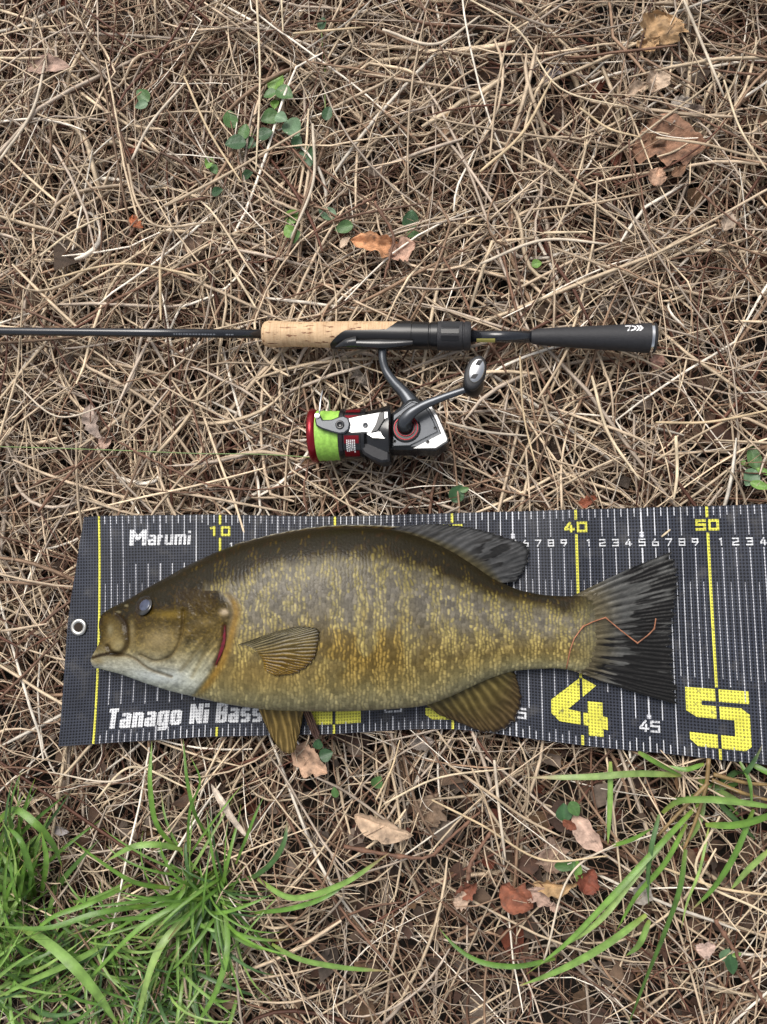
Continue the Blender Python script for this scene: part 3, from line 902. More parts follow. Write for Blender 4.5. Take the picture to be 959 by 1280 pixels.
def build_fish():
    root = empty('fish', W(430, 780, MATZ), 'large olive and gold bass lying on its side on the measuring mat', 'fish')
    U = np.array([f[0] for f in FST], float); Lo = np.array([f[1] for f in FST], float)
    bow = np.array([f[2] for f in FST], float); T = np.array([f[3] for f in FST], float) * .01
    mid = (U + Lo) / 2
    s = np.concatenate([[0], np.cumsum(np.maximum(np.abs(np.diff(mid[:, 0])), 2.5))])
    NS, NT, NB = 880, 340, 12
    ss = np.concatenate([np.linspace(0, s[7], 110, endpoint=False), np.linspace(s[7], s[-1], NS - 110)])
    U = herm(s, U, ss); Lo = herm(s, Lo, ss); bow = herm(s, bow, ss); T = np.maximum(herm(s, T, ss), .0006)
    w = np.linspace(-1, 1, NT)
    yf = .6 * np.sin(w * np.pi / 2) + .4 * w
    zc = MATZ + .0025 + T * .80
    half = np.maximum(1 - np.abs(yf) ** 2.5, 0) ** .55
    # upper surface
    f = ((yf + 1) / 2)[None, :, None]
    PXY = U[:, None] * (1 - f) + Lo[:, None] * f
    PXY[..., 0] += bow[:, None] * np.sin(np.pi * (yf + 1) / 2)[None] ** 1.0
    B = W(PXY[..., 0], PXY[..., 1], np.broadcast_to(zc[:, None], PXY.shape[:2]))
    Z = zc[:, None] + T[:, None] * .92 * half[None]
    P = B.copy(); P[..., 2] = Z
    px, py = proj(P)
    q = np.broadcast_to(((yf + 1) / 2)[None], px.shape)
    # ---------------- inside-the-head mask
    ox = np.interp(py, OPERC[8:, 1][np.argsort(OPERC[8:, 1])], OPERC[8:, 0][np.argsort(OPERC[8:, 1])], left=255, right=240)
    nap = np.interp(px, [120, 236, 262], [700, 733, 733])
    head = sstep(4, -4, px - ox) * np.where(py < 745, sstep(-6, 10, py - np.interp(px, [180, 215, 240, 262, 285], [660, 690, 716, 726, 742])), 1)
    dO = pdist(px, py, OPERC[6:]); dP = pdist(px, py, PREOP); dM = pdist(px, py, MAXIL); dJ = pdist(px, py, JAWLN)
    dG = pdist(px, py, GILLSL); d1 = pdist(px, py, FOLD1); d2 = pdist(px, py, FOLD2)
    # ---------------- scales: staggered rows following the body
    body = (1 - head) * sstep(792, 735, px) * sstep(.0, .03, q) * sstep(1.0, .985, q)
    wob = (fbm(px * .05, py * .05, 90, 3) - .5); wob2 = (fbm(px * .05 + 40, py * .05, 91, 3) - .5)
    cx = (px - 300) * .212 + 1.5 * wob + .5 * (vnoise(px * .16, py * .16, 93) - .5)
    shear = (py - np.interp(px, [100, 450, 620, 760], [775, 775, 785, 790]))
    sc = np.interp(px, [280, 450, 620, 760], [1.0, 1.0, .80, .66])
    cyv = shear / sc * .158 + 1.5 * wob2 + .5 * (vnoise(px * .16, py * .16, 94) - .5)
    ci = np.floor(cx); off = (np.mod(ci, 2)) * .5
    cj = np.floor(cyv + off)
    lx = cx - ci - .5; ly = cyv + off - cj - .5
    def hs(a, b, k):
        n = np.sin(a * 12.9898 + b * 78.233 + k * 37.719) * 43758.5453
        return n - np.floor(n)
    h1, h2, h3 = hs(ci, cj, 1), hs(ci, cj, 2), hs(ci, cj, 3)
    rad = np.sqrt((lx * 1.05) ** 2 + (ly * .95) ** 2)
    scale_h = (lx + .5) * .25 * (1 - 2 * np.maximum(lx, 0)) - 1.5 * np.maximum(rad - .36, 0)
    bars = .5 + .5 * np.sin(px * .178 + 2.6 * fbm(px * .012, py * .02, 8, 2) * 3)
    bars = .65 * bars + .6 * (fbm(px * .03, py * .013, 9, 3) - .25)
    fleckp = np.clip(.24 + .66 * sstep(.12, .88, bars), 0, 1) * np.interp(q, [0, .08, .16, .3, .5, .62, .82, .95], [.3, .5, .8, 1, 1, 1.15, 1.1, .7])
    nf = fbm(px * .42, py * .22, 95, 3)
    fl = sstep(-.12, .35, fleckp * 1.25 - h1) * sstep(.42, .08, np.abs(lx + .3 * (h2 - .5))) * sstep(.66, .20, np.abs(ly + .25 * (h3 - .5)))
    st_ = sstep(.52, .74, fbm(px * .30, py * .11, 96, 3)) * sstep(.25, .6, bars) * np.interp(q, [0, .12, .25, .85, 1], [0, .3, 1, 1, .2])
    fl = np.clip(np.maximum(fl * (.45 + 1.0 * nf), .6 * st_), 0, 1)
    # ---------------- colours (sRGB)
    def ramp(qs, cs):
        c = np.array(cs, float) / 255
        return np.stack([np.interp(q, qs, c[:, k]) for k in range(3)], -1)
    flank = ramp([0, .06, .13, .20, .34, .50, .62, .74, .86, .93, 1],
                 [(46, 37, 18), (58, 46, 22), (86, 74, 48), (106, 97, 82), (121, 113, 107), (121, 112, 102), (120, 106, 80), (115, 98, 64), (134, 121, 86), (146, 136, 106), (140, 132, 110)])
    bb_ = (np.clip(bars, 0, 1) ** 1.5 * np.interp(q, [0, .15, .3, .8, .95], [0, .2, .8, 1, 0]) * .26)[..., None]
    flank = flank * (1 - bb_) + np.array([140, 120, 74]) / 255 * bb_
    edge = np.interp(px, [280, 350, 430, 480, 530, 580, 620, 700], [730, 702, 690, 691, 707, 722, 741, 758])
    dk = sstep(13, -11, py - edge + 20 * (fbm(px * .06, py * .06, 4) - .5))
    flank = flank * (1 - dk[..., None]) + (np.array([42, 33, 16]) / 255 * (.7 + .6 * fbm(px * .1, py * .1, 31)[..., None])) * dk[..., None]
    fl = fl * (1 - .55 * dk)
    gold = np.stack([np.interp(q, [0, .15, .4, .6, .8, 1], [v[0] / 255 for v in G]) for G in [[(104,), (150,), (176,), (188,), (182,), (190,)], ]] +
                    [np.interp(q, [0, .15, .4, .6, .8, 1], np.array([84, 132, 160, 166, 158, 178]) / 255), np.interp(q, [0, .15, .4, .6, .8, 1], np.array([36, 70, 112, 104, 100, 142]) / 255)], -1)
    fl_ = (fl * .95)[..., None]
    c = flank * (1 - fl_) + gold * fl_
    rim = (sstep(.40, .58, rad) * .20 * body)[..., None]
    c = c * (1 - rim) + c * np.array([.60, .58, .60]) * rim
    c = c * (.84 + .26 * h2[..., None] * body[..., None] + .05)
    # brown-gold patch behind the pectoral fin
    pt = sstep(.42, .62, fbm(px * .035, py * .03, 14)) * np.exp(-((px - 455) / 85) ** 2 - ((py - 812) / 38) ** 2)
    c = c * (1 - .6 * pt[..., None]) + (np.array([118, 90, 40]) / 255 * (.75 + .8 * fl_)) * .6 * pt[..., None]
    pt2 = np.exp(-((px - 330) / 60) ** 2 - ((py - 845) / 18) ** 2) * .45
    c = c * (1 - pt2[..., None]) + np.array([150, 122, 74]) / 255 * pt2[..., None]
    # tail stalk grows grey
    gt = sstep(700, 765, px)[..., None]
    c = c * (1 - .8 * gt) + np.array([108, 102, 86]) / 255 * (.75 + .5 * fbm(px * .2, py * .2, 6)[..., None]) * .8 * gt
    # ---------------- head
    hq = np.interp(px, [115, 160, 200, 240, 290], [770, 752, 730, 715, 705]); hb = np.interp(px, [115, 160, 200, 240, 290], [838, 846, 860, 870, 880])
    qh = (py - hq) / (hb - hq)
    def hr(qs, cs):
        k_ = np.array(cs, float) / 255
        return np.stack([np.interp(qh, qs, k_[:, k]) for k in range(3)], -1)
    hc = hr([-.1, .05, .2, .35, .5, .62, .75, .9, 1], [(26, 21, 10), (33, 26, 12), (44, 35, 17), (60, 48, 25), (90, 74, 44), (114, 100, 70), (150, 142, 124), (188, 188, 186), (172, 172, 160)])
    mott = fbm(px * .09, py * .09, 17, 4)
    hc = hc * (.55 + .62 * mott[..., None] + .28 * fbm(px * .4, py * .4, 19, 2)[..., None])
    def blob(x, y, rx, ry, col, a):
        nonlocal hc
        m_ = (a * np.exp(-((px - x) / rx) ** 2 - ((py - y) / ry) ** 2))[..., None]
        hc = hc * (1 - m_) + np.array(col) / 255 * m_
    # diagonal wrinkles of the gill cover and throat, gold speckle on the cheek
    al = (px - 284) * -.66 + (py - 775) * .75; pe = (px - 284) * .75 + (py - 775) * .66
    strk = fbm(pe * .28, al * .022, 23, 3)
    wr = sstep(225, 240, px) * sstep(780, 800, py)
    hc = hc * (1 + (.9 * (strk - .5) * wr)[..., None])
    spk = sstep(.55, .72, fbm(px * .42, py * .42, 27, 2)) * sstep(835, 800, py) * .5
    hc = hc * (1 - spk[..., None]) + (hc * 1.0 + np.array([52, 42, 16]) / 255) * spk[..., None]
    wj = fbm(px * .05, py * .24, 29, 3)
    hc = hc * (1 + (.5 * (wj - .5) * sstep(820, 835, py))[..., None])
    blob(212, 768, 26, 7, (156, 126, 58), .65)
    blob(200, 800, 24, 16, (162, 142, 108), .75)
    blob(252, 752, 22, 14, (84, 66, 34), .6)
    blob(258, 778, 20, 8, (140, 118, 78), .6)
    blob(281, 765, 7, 5, (214, 190, 168), .9)
    blob(278, 748, 5, 9, (52, 46, 40), .8)
    blob(143, 798, 11, 22, (140, 120, 82), .8)
    blob(150, 808, 8, 10, (168, 152, 118), .7)
    blob(135, 775, 10, 8, (104, 84, 46), .7)
    blob(165, 788, 4.5, 16, (160, 142, 110), .65)
    blob(172, 772, 5, 16, (70, 54, 28), .55)
    blob(138, 787, 4, 7, (150, 140, 118), .6)
    blob(190, 742, 22, 7, (46, 38, 20), .6)
    blob(233, 742, 24, 9, (72, 58, 30), .5)
    blob(150, 832, 30, 8, (196, 190, 176), .7)
    blob(122, 826, 9, 5, (150, 132, 98), .8)
    blob(200, 847, 40, 9, (214, 216, 220), .8)  # pale throat skin, its bright highlights painted into the colour
    blob(248, 838, 16, 22, (196, 190, 166), .6)
    blob(236, 852, 14, 12, (206, 206, 200), .5)
    for d_, wd, a_, cc in ((dP, 2.6, .35, (84, 66, 40)), (np.hypot(dM, 0), 3.4, .75, (52, 40, 24)), (dJ, 2.2, .55, (84, 68, 48)), (d1, 2.6, .3, (100, 84, 54)), (d2, 3.0, .35, (104, 88, 56))):
        m_ = (a_ * np.exp(-(d_ / wd) ** 2))[..., None]
        hc = hc * (1 - m_) + np.array(cc) / 255 * m_
    mj = (.85 * np.exp(-(dJ / 2.0) ** 2) * sstep(158, 140, px))[..., None]
    hc = hc * (1 - mj) + np.array([40, 30, 20]) / 255 * mj
    for x, y in ((182, 730), (158, 757), (172, 736), (148, 765)):
        m_ = (.7 * np.exp(-(np.hypot((px - x) / 3.2, (py - y) / 2.0)) ** 4))[..., None]
        hc = hc * (1 - m_) + np.array([150, 140, 118]) / 255 * m_
    c = c * (1 - head[..., None]) + hc * head[..., None]
    # orange-brown rim behind the gill cover
    beh = np.exp(-((px - ox - 7) / 6) ** 2) * (1 - head) * sstep(735, 755, py) * sstep(875, 855, py)
    c = c * (1 - .75 * beh[..., None]) + np.array([150, 112, 52]) / 255 * (.8 + .4 * mott[..., None]) * .75 * beh[..., None]
    m_ = (.8 * np.exp(-(dG / 2.6) ** 2))[..., None]
    c = c * (1 - m_) + np.array([58, 22, 16]) / 255 * m_
    c = c * (.9 + .2 * fbm(px * .35, py * .35, 77)[..., None])
    # ---------------- relief (metres)
    rel = body * (scale_h * .00026)
    rel += -.0016 * np.exp(-(np.maximum(dG - 1.0, 0) / 2.5) ** 2)
    rel += head * (.0016 * sstep(26, 0, np.maximum(ox - px, 0)) * sstep(735, 760, py) * sstep(.99, .9, q))
    rel += -.0013 * np.exp(-(dP / 1.7) ** 2) + .0008 * np.exp(-((dP - 7) / 5) ** 2) * head
    rel += -.0018 * np.exp(-(dM / 3.0) ** 2) - .0012 * np.exp(-(dJ / 2.0) ** 2) * (px > 132)
    rel += -.0007 * np.exp(-(d1 / 2.2) ** 2) - .0008 * np.exp(-(d2 / 2.4) ** 2)
    rel += .0011 * np.exp(-((px - 146) / 11) ** 2 - ((py - 797) / 17) ** 2)
    rel += -.0012 * np.exp(-((px - 179) / 12) ** 4 - ((py - 757) / 11) ** 4)
    rel += .0014 * np.exp(-((px - 200) / 26) ** 2 - ((py - 800) / 18) ** 2)
    rel += head * (.0009 * (fbm(px * .11, py * .11, 51) - .5) + .0006 * (strk - .5) * wr + .0004 * (fbm(px * .4, py * .4, 53, 2) - .5))
    rel += .0009 * (fbm(px * .02, py * .02, 52) - .5)
    rel *= sstep(0, .05, 1 - np.abs(yf))[None]
    P[..., 2] += rel
    # ---------------- underside ring
    wb = np.linspace(1, -1, NB + 2)[1:-1]
    yb = np.sin(wb * np.pi / 2)
    fb = ((yb + 1) / 2)[None, :, None]
    PB = U[:, None] * (1 - fb) + Lo[:, None] * fb
    PB[..., 0] += bow[:, None] * np.sin(np.pi * (yb + 1) / 2)[None]
    Q = W(PB[..., 0], PB[..., 1], np.broadcast_to(zc[:, None], PB.shape[:2]))
    Q[..., 2] = zc[:, None] - T[:, None] * .80 * np.sqrt(np.maximum(1 - yb**2, 0))[None] ** .6
    V = np.concatenate([P, Q], 1)
    CC = np.concatenate([np.maximum(lin(np.clip(c, 0, 1)) * np.array([.68, .71, .65]) - .005, np.array([.015, .0115, .0045])), np.broadcast_to(lin(np.array([.6, .57, .48])), (NS, NB, 3))], 1)
    R_ = NT + NB
    i, j = np.meshgrid(np.arange(NS - 1), np.arange(R_), indexing='ij')
    a = (i * R_ + j).ravel(); b = (i * R_ + (j + 1) % R_).ravel()
    quads = np.stack([a, b, b + R_, a + R_], 1)
    V = V.reshape(-1, 3)
    tip = V[:R_].mean(0); end = V[-R_:].mean(0)
    V = np.concatenate([V, [tip, end]]); CC = np.concatenate([CC.reshape(-1, 3), CC[0].mean(0)[None], CC[-1].mean(0)[None]])
    k = np.arange(R_); k2 = (k + 1) % R_
    tris = np.concatenate([np.stack([k2, k, np.full(R_, NS * R_)], 1), np.stack([k + (NS - 1) * R_, k2 + (NS - 1) * R_, np.full(R_, NS * R_ + 1)], 1)])
    me = np_mesh('body', V, quads=quads, tris=tris, col=CC)
    me.materials.append(M['fish'])
    link('body', me, root)
    # height lookup on the photo grid
    px2, py2 = proj(P)
    grid = np.full((320, 720), -1.0)
    gi = np.clip((py2 - 600).astype(int), 0, 319); gj = np.clip((px2 - 100).astype(int), 0, 719)
    np.maximum.at(grid, (gi.ravel(), gj.ravel()), P[..., 2].ravel())
    for _ in range(3):
        for sh in ((0, 1), (0, -1), (1, 0), (-1, 0)):
            r_ = np.roll(grid, sh, (0, 1)); grid = np.where(grid < 0, r_, grid)
    hz = lambda x, y: grid[np.clip((np.asarray(y) - 600).astype(int), 0, 319), np.clip((np.asarray(x) - 100).astype(int), 0, 719)]

    # ---------------- fins: sheets with ridged rays
    def fin(name, base, edge, zb, ze, rays, colf, bulge=.0, ridge=.0004, jag=2.0, nr=40, zfun=None, ptop=1.0, na=None, parent=root, th=.0006):
        na = na or rays * 8 + 1
        A = np.linspace(0, 1, na); Rr = np.linspace(0, 1, nr)
        bs = smooth_path(base, na); es = smooth_path(edge, na)
        ph = A * rays * 2 * np.pi
        dirv = es - bs; ln = np.linalg.norm(dirv, axis=1)[:, None]
        es = es + dirv / (ln + 1e-9) * (jag * (np.cos(ph) * .5 + rng.normal(0, .5, na)))[:, None]
        G = bs[:, None] * (1 - Rr[None, :, None]) + es[:, None] * Rr[None, :, None]
        nrm = np.stack([-dirv[:, 1], dirv[:, 0]], 1) / (ln + 1e-9)
        G = G + nrm[:, None] * (bulge * np.sin(np.pi * Rr) * 1.0)[None, :, None] * (1 - 2 * A)[:, None, None]
        x, y = G[..., 0], G[..., 1]
        aa, rr = np.meshgrid(A, Rr, indexing='ij')
        aw = aa + (fbm(aa * 6, rr * 2, 37, 2) - .5) * .9 / rays
        ray = .5 + .5 * np.cos(aw * rays * 2 * np.pi)
        fork = .5 + .5 * np.cos(aw * rays * 4 * np.pi)
        ray = ray * (1 - sstep(.45, .8, rr)) + fork * sstep(.45, .8, rr)
        if zfun is not None: z = zfun(x, y, aa, rr)
        else: z = zb + (ze - zb) * rr ** ptop
        z = z + ridge * (ray - .5) * sstep(0, .15, rr) + .0007 * (fbm(aa * 5, rr * 4, 33) - .5)
        cc = np.maximum(lin(np.clip(colf(x, y, aa, rr, ray), 0, 1)) * .74 - .012, np.array([.006, .0055, .005]))
        Vt = W(x, y, z); Vb = Vt - np.array([0, 0, th])
        n = na * nr
        i_, j_ = np.meshgrid(np.arange(na - 1), np.arange(nr - 1), indexing='ij')
        a_ = (i_ * nr + j_).ravel()
        qd = np.stack([a_, a_ + nr, a_ + nr + 1, a_ + 1], 1)
        qd = np.concatenate([qd, (qd + n)[:, ::-1]])
        ring = np.array([k * nr for k in range(na)] + [(na - 1) * nr + k for k in range(1, nr)] + [k * nr + nr - 1 for k in range(na - 2, -1, -1)] + [k for k in range(nr - 2, 0, -1)])
        r2_ = np.roll(ring, -1)
        qd = np.concatenate([qd, np.stack([ring, r2_, r2_ + n, ring + n], 1)])
        me_ = np_mesh(name, np.concatenate([Vt.reshape(-1, 3), Vb.reshape(-1, 3)]), quads=qd, col=np.concatenate([cc.reshape(-1, 3)] * 2))
        # make the upper side face up
        me_.materials.append(M['fin'])
        o = link(name, me_, parent)
        return o

    def mixc(a, b, t):
        return np.array(a) / 255 * (1 - t[..., None]) + np.array(b) / 255 * t[..., None]

    def tail_col(x, y, a, r, ray):
        st = fbm(a * 34, r * 3.2, 41, 3)
        low = np.interp(a, [0, .25, .5, .75, 1], [.34, .36, .62, .84, .92])
        dkm = sstep(.04, .14, st - (1.02 - low * .75 - .42 * sstep(.2, .8, r) + .12 * ray)) * sstep(.22, .5, r + .18 * (a > .55))
        c_ = mixc((104, 96, 76), (88, 88, 86), sstep(.1, .45, r))
        c_ = c_ * (.84 + .22 * ray[..., None]) * (.72 + .5 * fbm(a * 40, r * 5, 43)[..., None])
        c_ = c_ * (1 - .8 * dkm[..., None]) + np.array([19, 18, 17]) / 255 * .8 * dkm[..., None]
        em = sstep(.93, 1.0, r)
        return c_ * (1 - .55 * em[..., None])
    zt = MATZ + .0075
    fin('tail_fin', [(712, 747), (722, 752), (731, 768), (734, 790), (731, 814), (722, 831), (710, 836)],
        [(838, 690), (846, 720), (842, 760), (838, 795), (840, 835), (847, 881)], 0, 0, 17, tail_col, bulge=-2, jag=4.5, nr=110, na=260, ridge=.00035,
        zfun=lambda x, y, a, r: np.maximum(MATZ + .0045 + .0030 * (1 - r), np.where(r < .45, hz(x, y), 0) - .0008 + .0016 * sstep(0, .22, r)))

    def dorsal_col(x, y, a, r, ray):
        st = fbm(a * 22, r * 3, 61, 3)
        bl = sstep(.50, .60, st) * np.exp(-((x - 618) / 22) ** 2 - ((y - 690) / 16) ** 2) * 1.3
        c_ = mixc((84, 77, 56), (88, 88, 88), sstep(0, .3, r)) * (.82 + .24 * ray[..., None]) * (.75 + .45 * st[..., None])
        c_ = c_ * (1 - np.clip(bl, 0, .9)[..., None]) + np.array([20, 18, 16]) / 255 * np.clip(bl, 0, .9)[..., None]
        return c_ * (1 - .5 * sstep(.9, 1, r)[..., None])
    zdb = lambda x: np.interp(x, [480, 560, 620], [.027, .021, .016])
    fin('dorsal_fin', [(484, 662), (510, 668), (540, 679), (570, 693), (600, 713), (624, 729)],
        [(505, 657), (548, 655), (590, 660), (632, 672), (660, 684), (658, 706), (645, 727)], 0, 0, 15, dorsal_col, jag=1.5, nr=46, na=200,
        zfun=lambda x, y, a, r: MATZ + zdb(x) * .9 * (1 - r) + .004)
    fin('spiny_fin', [(292, 683), (340, 672), (400, 662), (450, 660.5), (486, 662)], [(294, 680), (345, 667), (405, 657.5), (455, 656), (500, 658)], 0, 0, 9,
        lambda x, y, a, r, ray: mixc((70, 58, 34), (150, 146, 134), sstep(.4, 1, r)) * (.7 + .4 * ray[..., None]), jag=.8, nr=8, na=120,
        zfun=lambda x, y, a, r: MATZ + .026 - .004 * r + 0 * x)

    def anal_col(x, y, a, r, ray):
        c_ = mixc((110, 98, 62), (92, 78, 56), sstep(.2, .9, r)) * (.76 + .36 * ray[..., None] ** 2) * (.85 + .3 * fbm(a * 18, r * 5, 71)[..., None])
        return c_ * (1 - .4 * sstep(.9, 1, r)[..., None])
    fin('anal_fin', [(530, 879), (555, 872), (580, 862), (610, 848), (636, 838)], [(548, 893), (580, 906), (615, 916), (640, 904), (651, 872), (644, 842)], 0, 0, 11, anal_col, ridge=.0009, jag=1.5, nr=36,
        zfun=lambda x, y, a, r: MATZ + .014 - .009 * r)

    def pelvic_col(x, y, a, r, ray):
        c_ = mixc((128, 108, 62), (134, 114, 74), r) * (.78 + .42 * ray[..., None] ** 3) * (.85 + .3 * fbm(a * 14, r * 5, 81)[..., None])
        return c_ * (1 - .25 * sstep(.9, 1, r)[..., None])
    fin('pelvic_fin', [(380, 878), (360, 880), (340, 880), (320, 879)], [(378, 900), (372, 925), (366, 941), (357, 941), (340, 922), (330, 902)], 0, 0, 6, pelvic_col, ridge=.0011, jag=1.2, nr=36, na=90,
        zfun=lambda x, y, a, r: MATZ + .018 - .009 * r)
    fin('pelvic_fin', [(384, 878), (376, 882)], [(400, 916), (396, 924), (390, 919)], 0, 0, 3,
        lambda x, y, a, r, ray: mixc((110, 86, 70), (104, 84, 78), r) * (.6 + .6 * ray[..., None]), ridge=.0009, jag=1.0, nr=30, na=30, zfun=lambda x, y, a, r: MATZ + .012 - .007 * r)

    def pect_col(x, y, a, r, ray):
        tint = mixc((108, 100, 76), (120, 96, 44), sstep(.25, .75, a))
        c_ = tint * 1.12 * (.66 + .40 * ray[..., None] ** 1.5) * (.8 + .4 * fbm(a * 16, r * 4, 91)[..., None])
        return c_ * (1 - .35 * sstep(.9, 1, r)[..., None])
    fin('pectoral_fin', [(297, 806), (309, 807), (321, 815), (329, 827), (331, 838)], [(345, 789), (376, 783.5), (398, 788), (397, 806), (390, 826), (372, 840), (344, 845)], 0, 0, 15, pect_col, ridge=.0006, jag=1.2, nr=44,
        zfun=lambda x, y, a, r: hz(x, y) + .0010 + .0012 * np.sin(r * 2.6), th=.0012)
    # ---------------- eye
    def dome(name, x, y, rx, ry, lift, h, mat_, parent, rot=0.0):
        k = KPX(x, y, .03); c0 = W(x, y, float(hz(x, y)) + lift)
        av = lambda X_, Y_: float(np.mean([hz(X_ + i_, Y_ + j_) for i_ in (-2, 0, 2) for j_ in (-2, 0, 2)]))
        gx = (av(x + 14, y) - av(x - 14, y)) / 28 / k; gy = -(av(x, y + 13) - av(x, y - 13)) / 26 / k
        mb = MB(); V = []; Fc = []
        n1, n2 = 32, 8
        for i_ in range(n2):
            ph = i_ / (n2 - 1) * math.pi / 2
            for j_ in range(n1):
                t_ = 2 * math.pi * j_ / n1
                ex, ey = rx * math.cos(ph) * math.cos(t_), ry * math.cos(ph) * math.sin(t_)
                ox_, oy_ = k * (ex * math.cos(rot) - ey * math.sin(rot)), k * (ex * math.sin(rot) + ey * math.cos(rot))
                V.append((c0[0] + ox_, c0[1] + oy_, c0[2] + gx * ox_ + gy * oy_ + h * math.sin(ph)))
        for i_ in range(n2 - 1):
            for j_ in range(n1):
                Fc.append((i_ * n1 + j_, i_ * n1 + (j_ + 1) % n1, (i_ + 1) * n1 + (j_ + 1) % n1, (i_ + 1) * n1 + j_))
        mb.add(V, Fc)
        return mb.build(name, mat_, parent)
    e = dome('eye', 179.5, 757, 14.0, 12.2, .0005, .0022, M['eye'], root, .2)
    dome('pupil', 180.5, 756.5, 9.4, 7.6, .0016, .0018, M['pupil'], e, .25)
    # gill slit lining
    gb = MB(); V = []
    gp = smooth_path([(281.5, 781), (280, 798), (275.5, 816), (269.5, 832)], 14)
    for n_, (x, y) in enumerate(gp):
        wv = 2.5 * math.sin(math.pi * (n_ + .3) / 13.6) ** 1.6 + .1
        for sx in (-1, 1):
            V.append(W(x + sx * wv, y, float(hz(x, y)) + .0004))
    gb.add(V, [(2 * n_, 2 * n_ + 1, 2 * n_ + 3, 2 * n_ + 2) for n_ in range(13)])
    gb.build('gill', M['gill'], root)
    return hz


fish_hz = build_fish()
# ------------------------------------------------------------------ fishing rod
ROD_Z = .0135


def rod_y(px):
    return 414.0 + px * (422.6 - 414.0) / 815.0


def rod_frame():
    A = W(0, rod_y(0), ROD_Z); B = W(815, rod_y(815), ROD_Z)
    d = (B - A) / np.linalg.norm(B - A)
    n1 = np.cross([0, 0, 1], d); n1 /= np.linalg.norm(n1)
    return d, n1, np.array([0, 0, 1.0])


RD, RN1, RN2 = rod_frame()


def rod_lathe(mb, prof, sides=40, start=None, arc=None):
    """prof: [(pixel x, radius in pixels)]; start(yoff_px) optionally shifts the first ring"""
    a = np.linspace(0, 2 * np.pi, sides, endpoint=False)
    V = []
    for n, (x, r) in enumerate(prof):
        for t in a:
            xx = x
            if start is not None and n in start: xx = x + start[n](r * math.cos(t), math.sin(t))
            c = W(xx, rod_y(xx), ROD_Z); k = KPX(xx, rod_y(xx), ROD_Z)
            V.append(c + r * k * (math.cos(t) * RN1 + math.sin(t) * RN2))
    f = []
    for i in range(len(prof) - 1):
        for j in range(sides):
            f.append((i * sides + j, (i + 1) * sides + j, (i + 1) * sides + (j + 1) % sides, i * sides + (j + 1) % sides))
    f.append(tuple(range(sides)))
    f.append(tuple((len(prof) - 1) * sides + j for j in range(sides - 1, -1, -1)))
    mb.add(V, f)


def rod_patch(mb, poly, r_of, lift=.5):
    """flat print on the rod's skin: polygon in photo pixels"""
    V = []
    for x, y in poly:
        yo = rod_y(x) - y; r = r_of(x) + lift
        c = W(x, rod_y(x), ROD_Z); k = KPX(x, rod_y(x), ROD_Z)
        yo = max(-r * .995, min(r * .995, yo))
        V.append(c + k * (yo * RN1 + math.sqrt(max(r * r - yo * yo, 0)) * RN2))
    mb.add(V, [tuple(range(len(V)))])


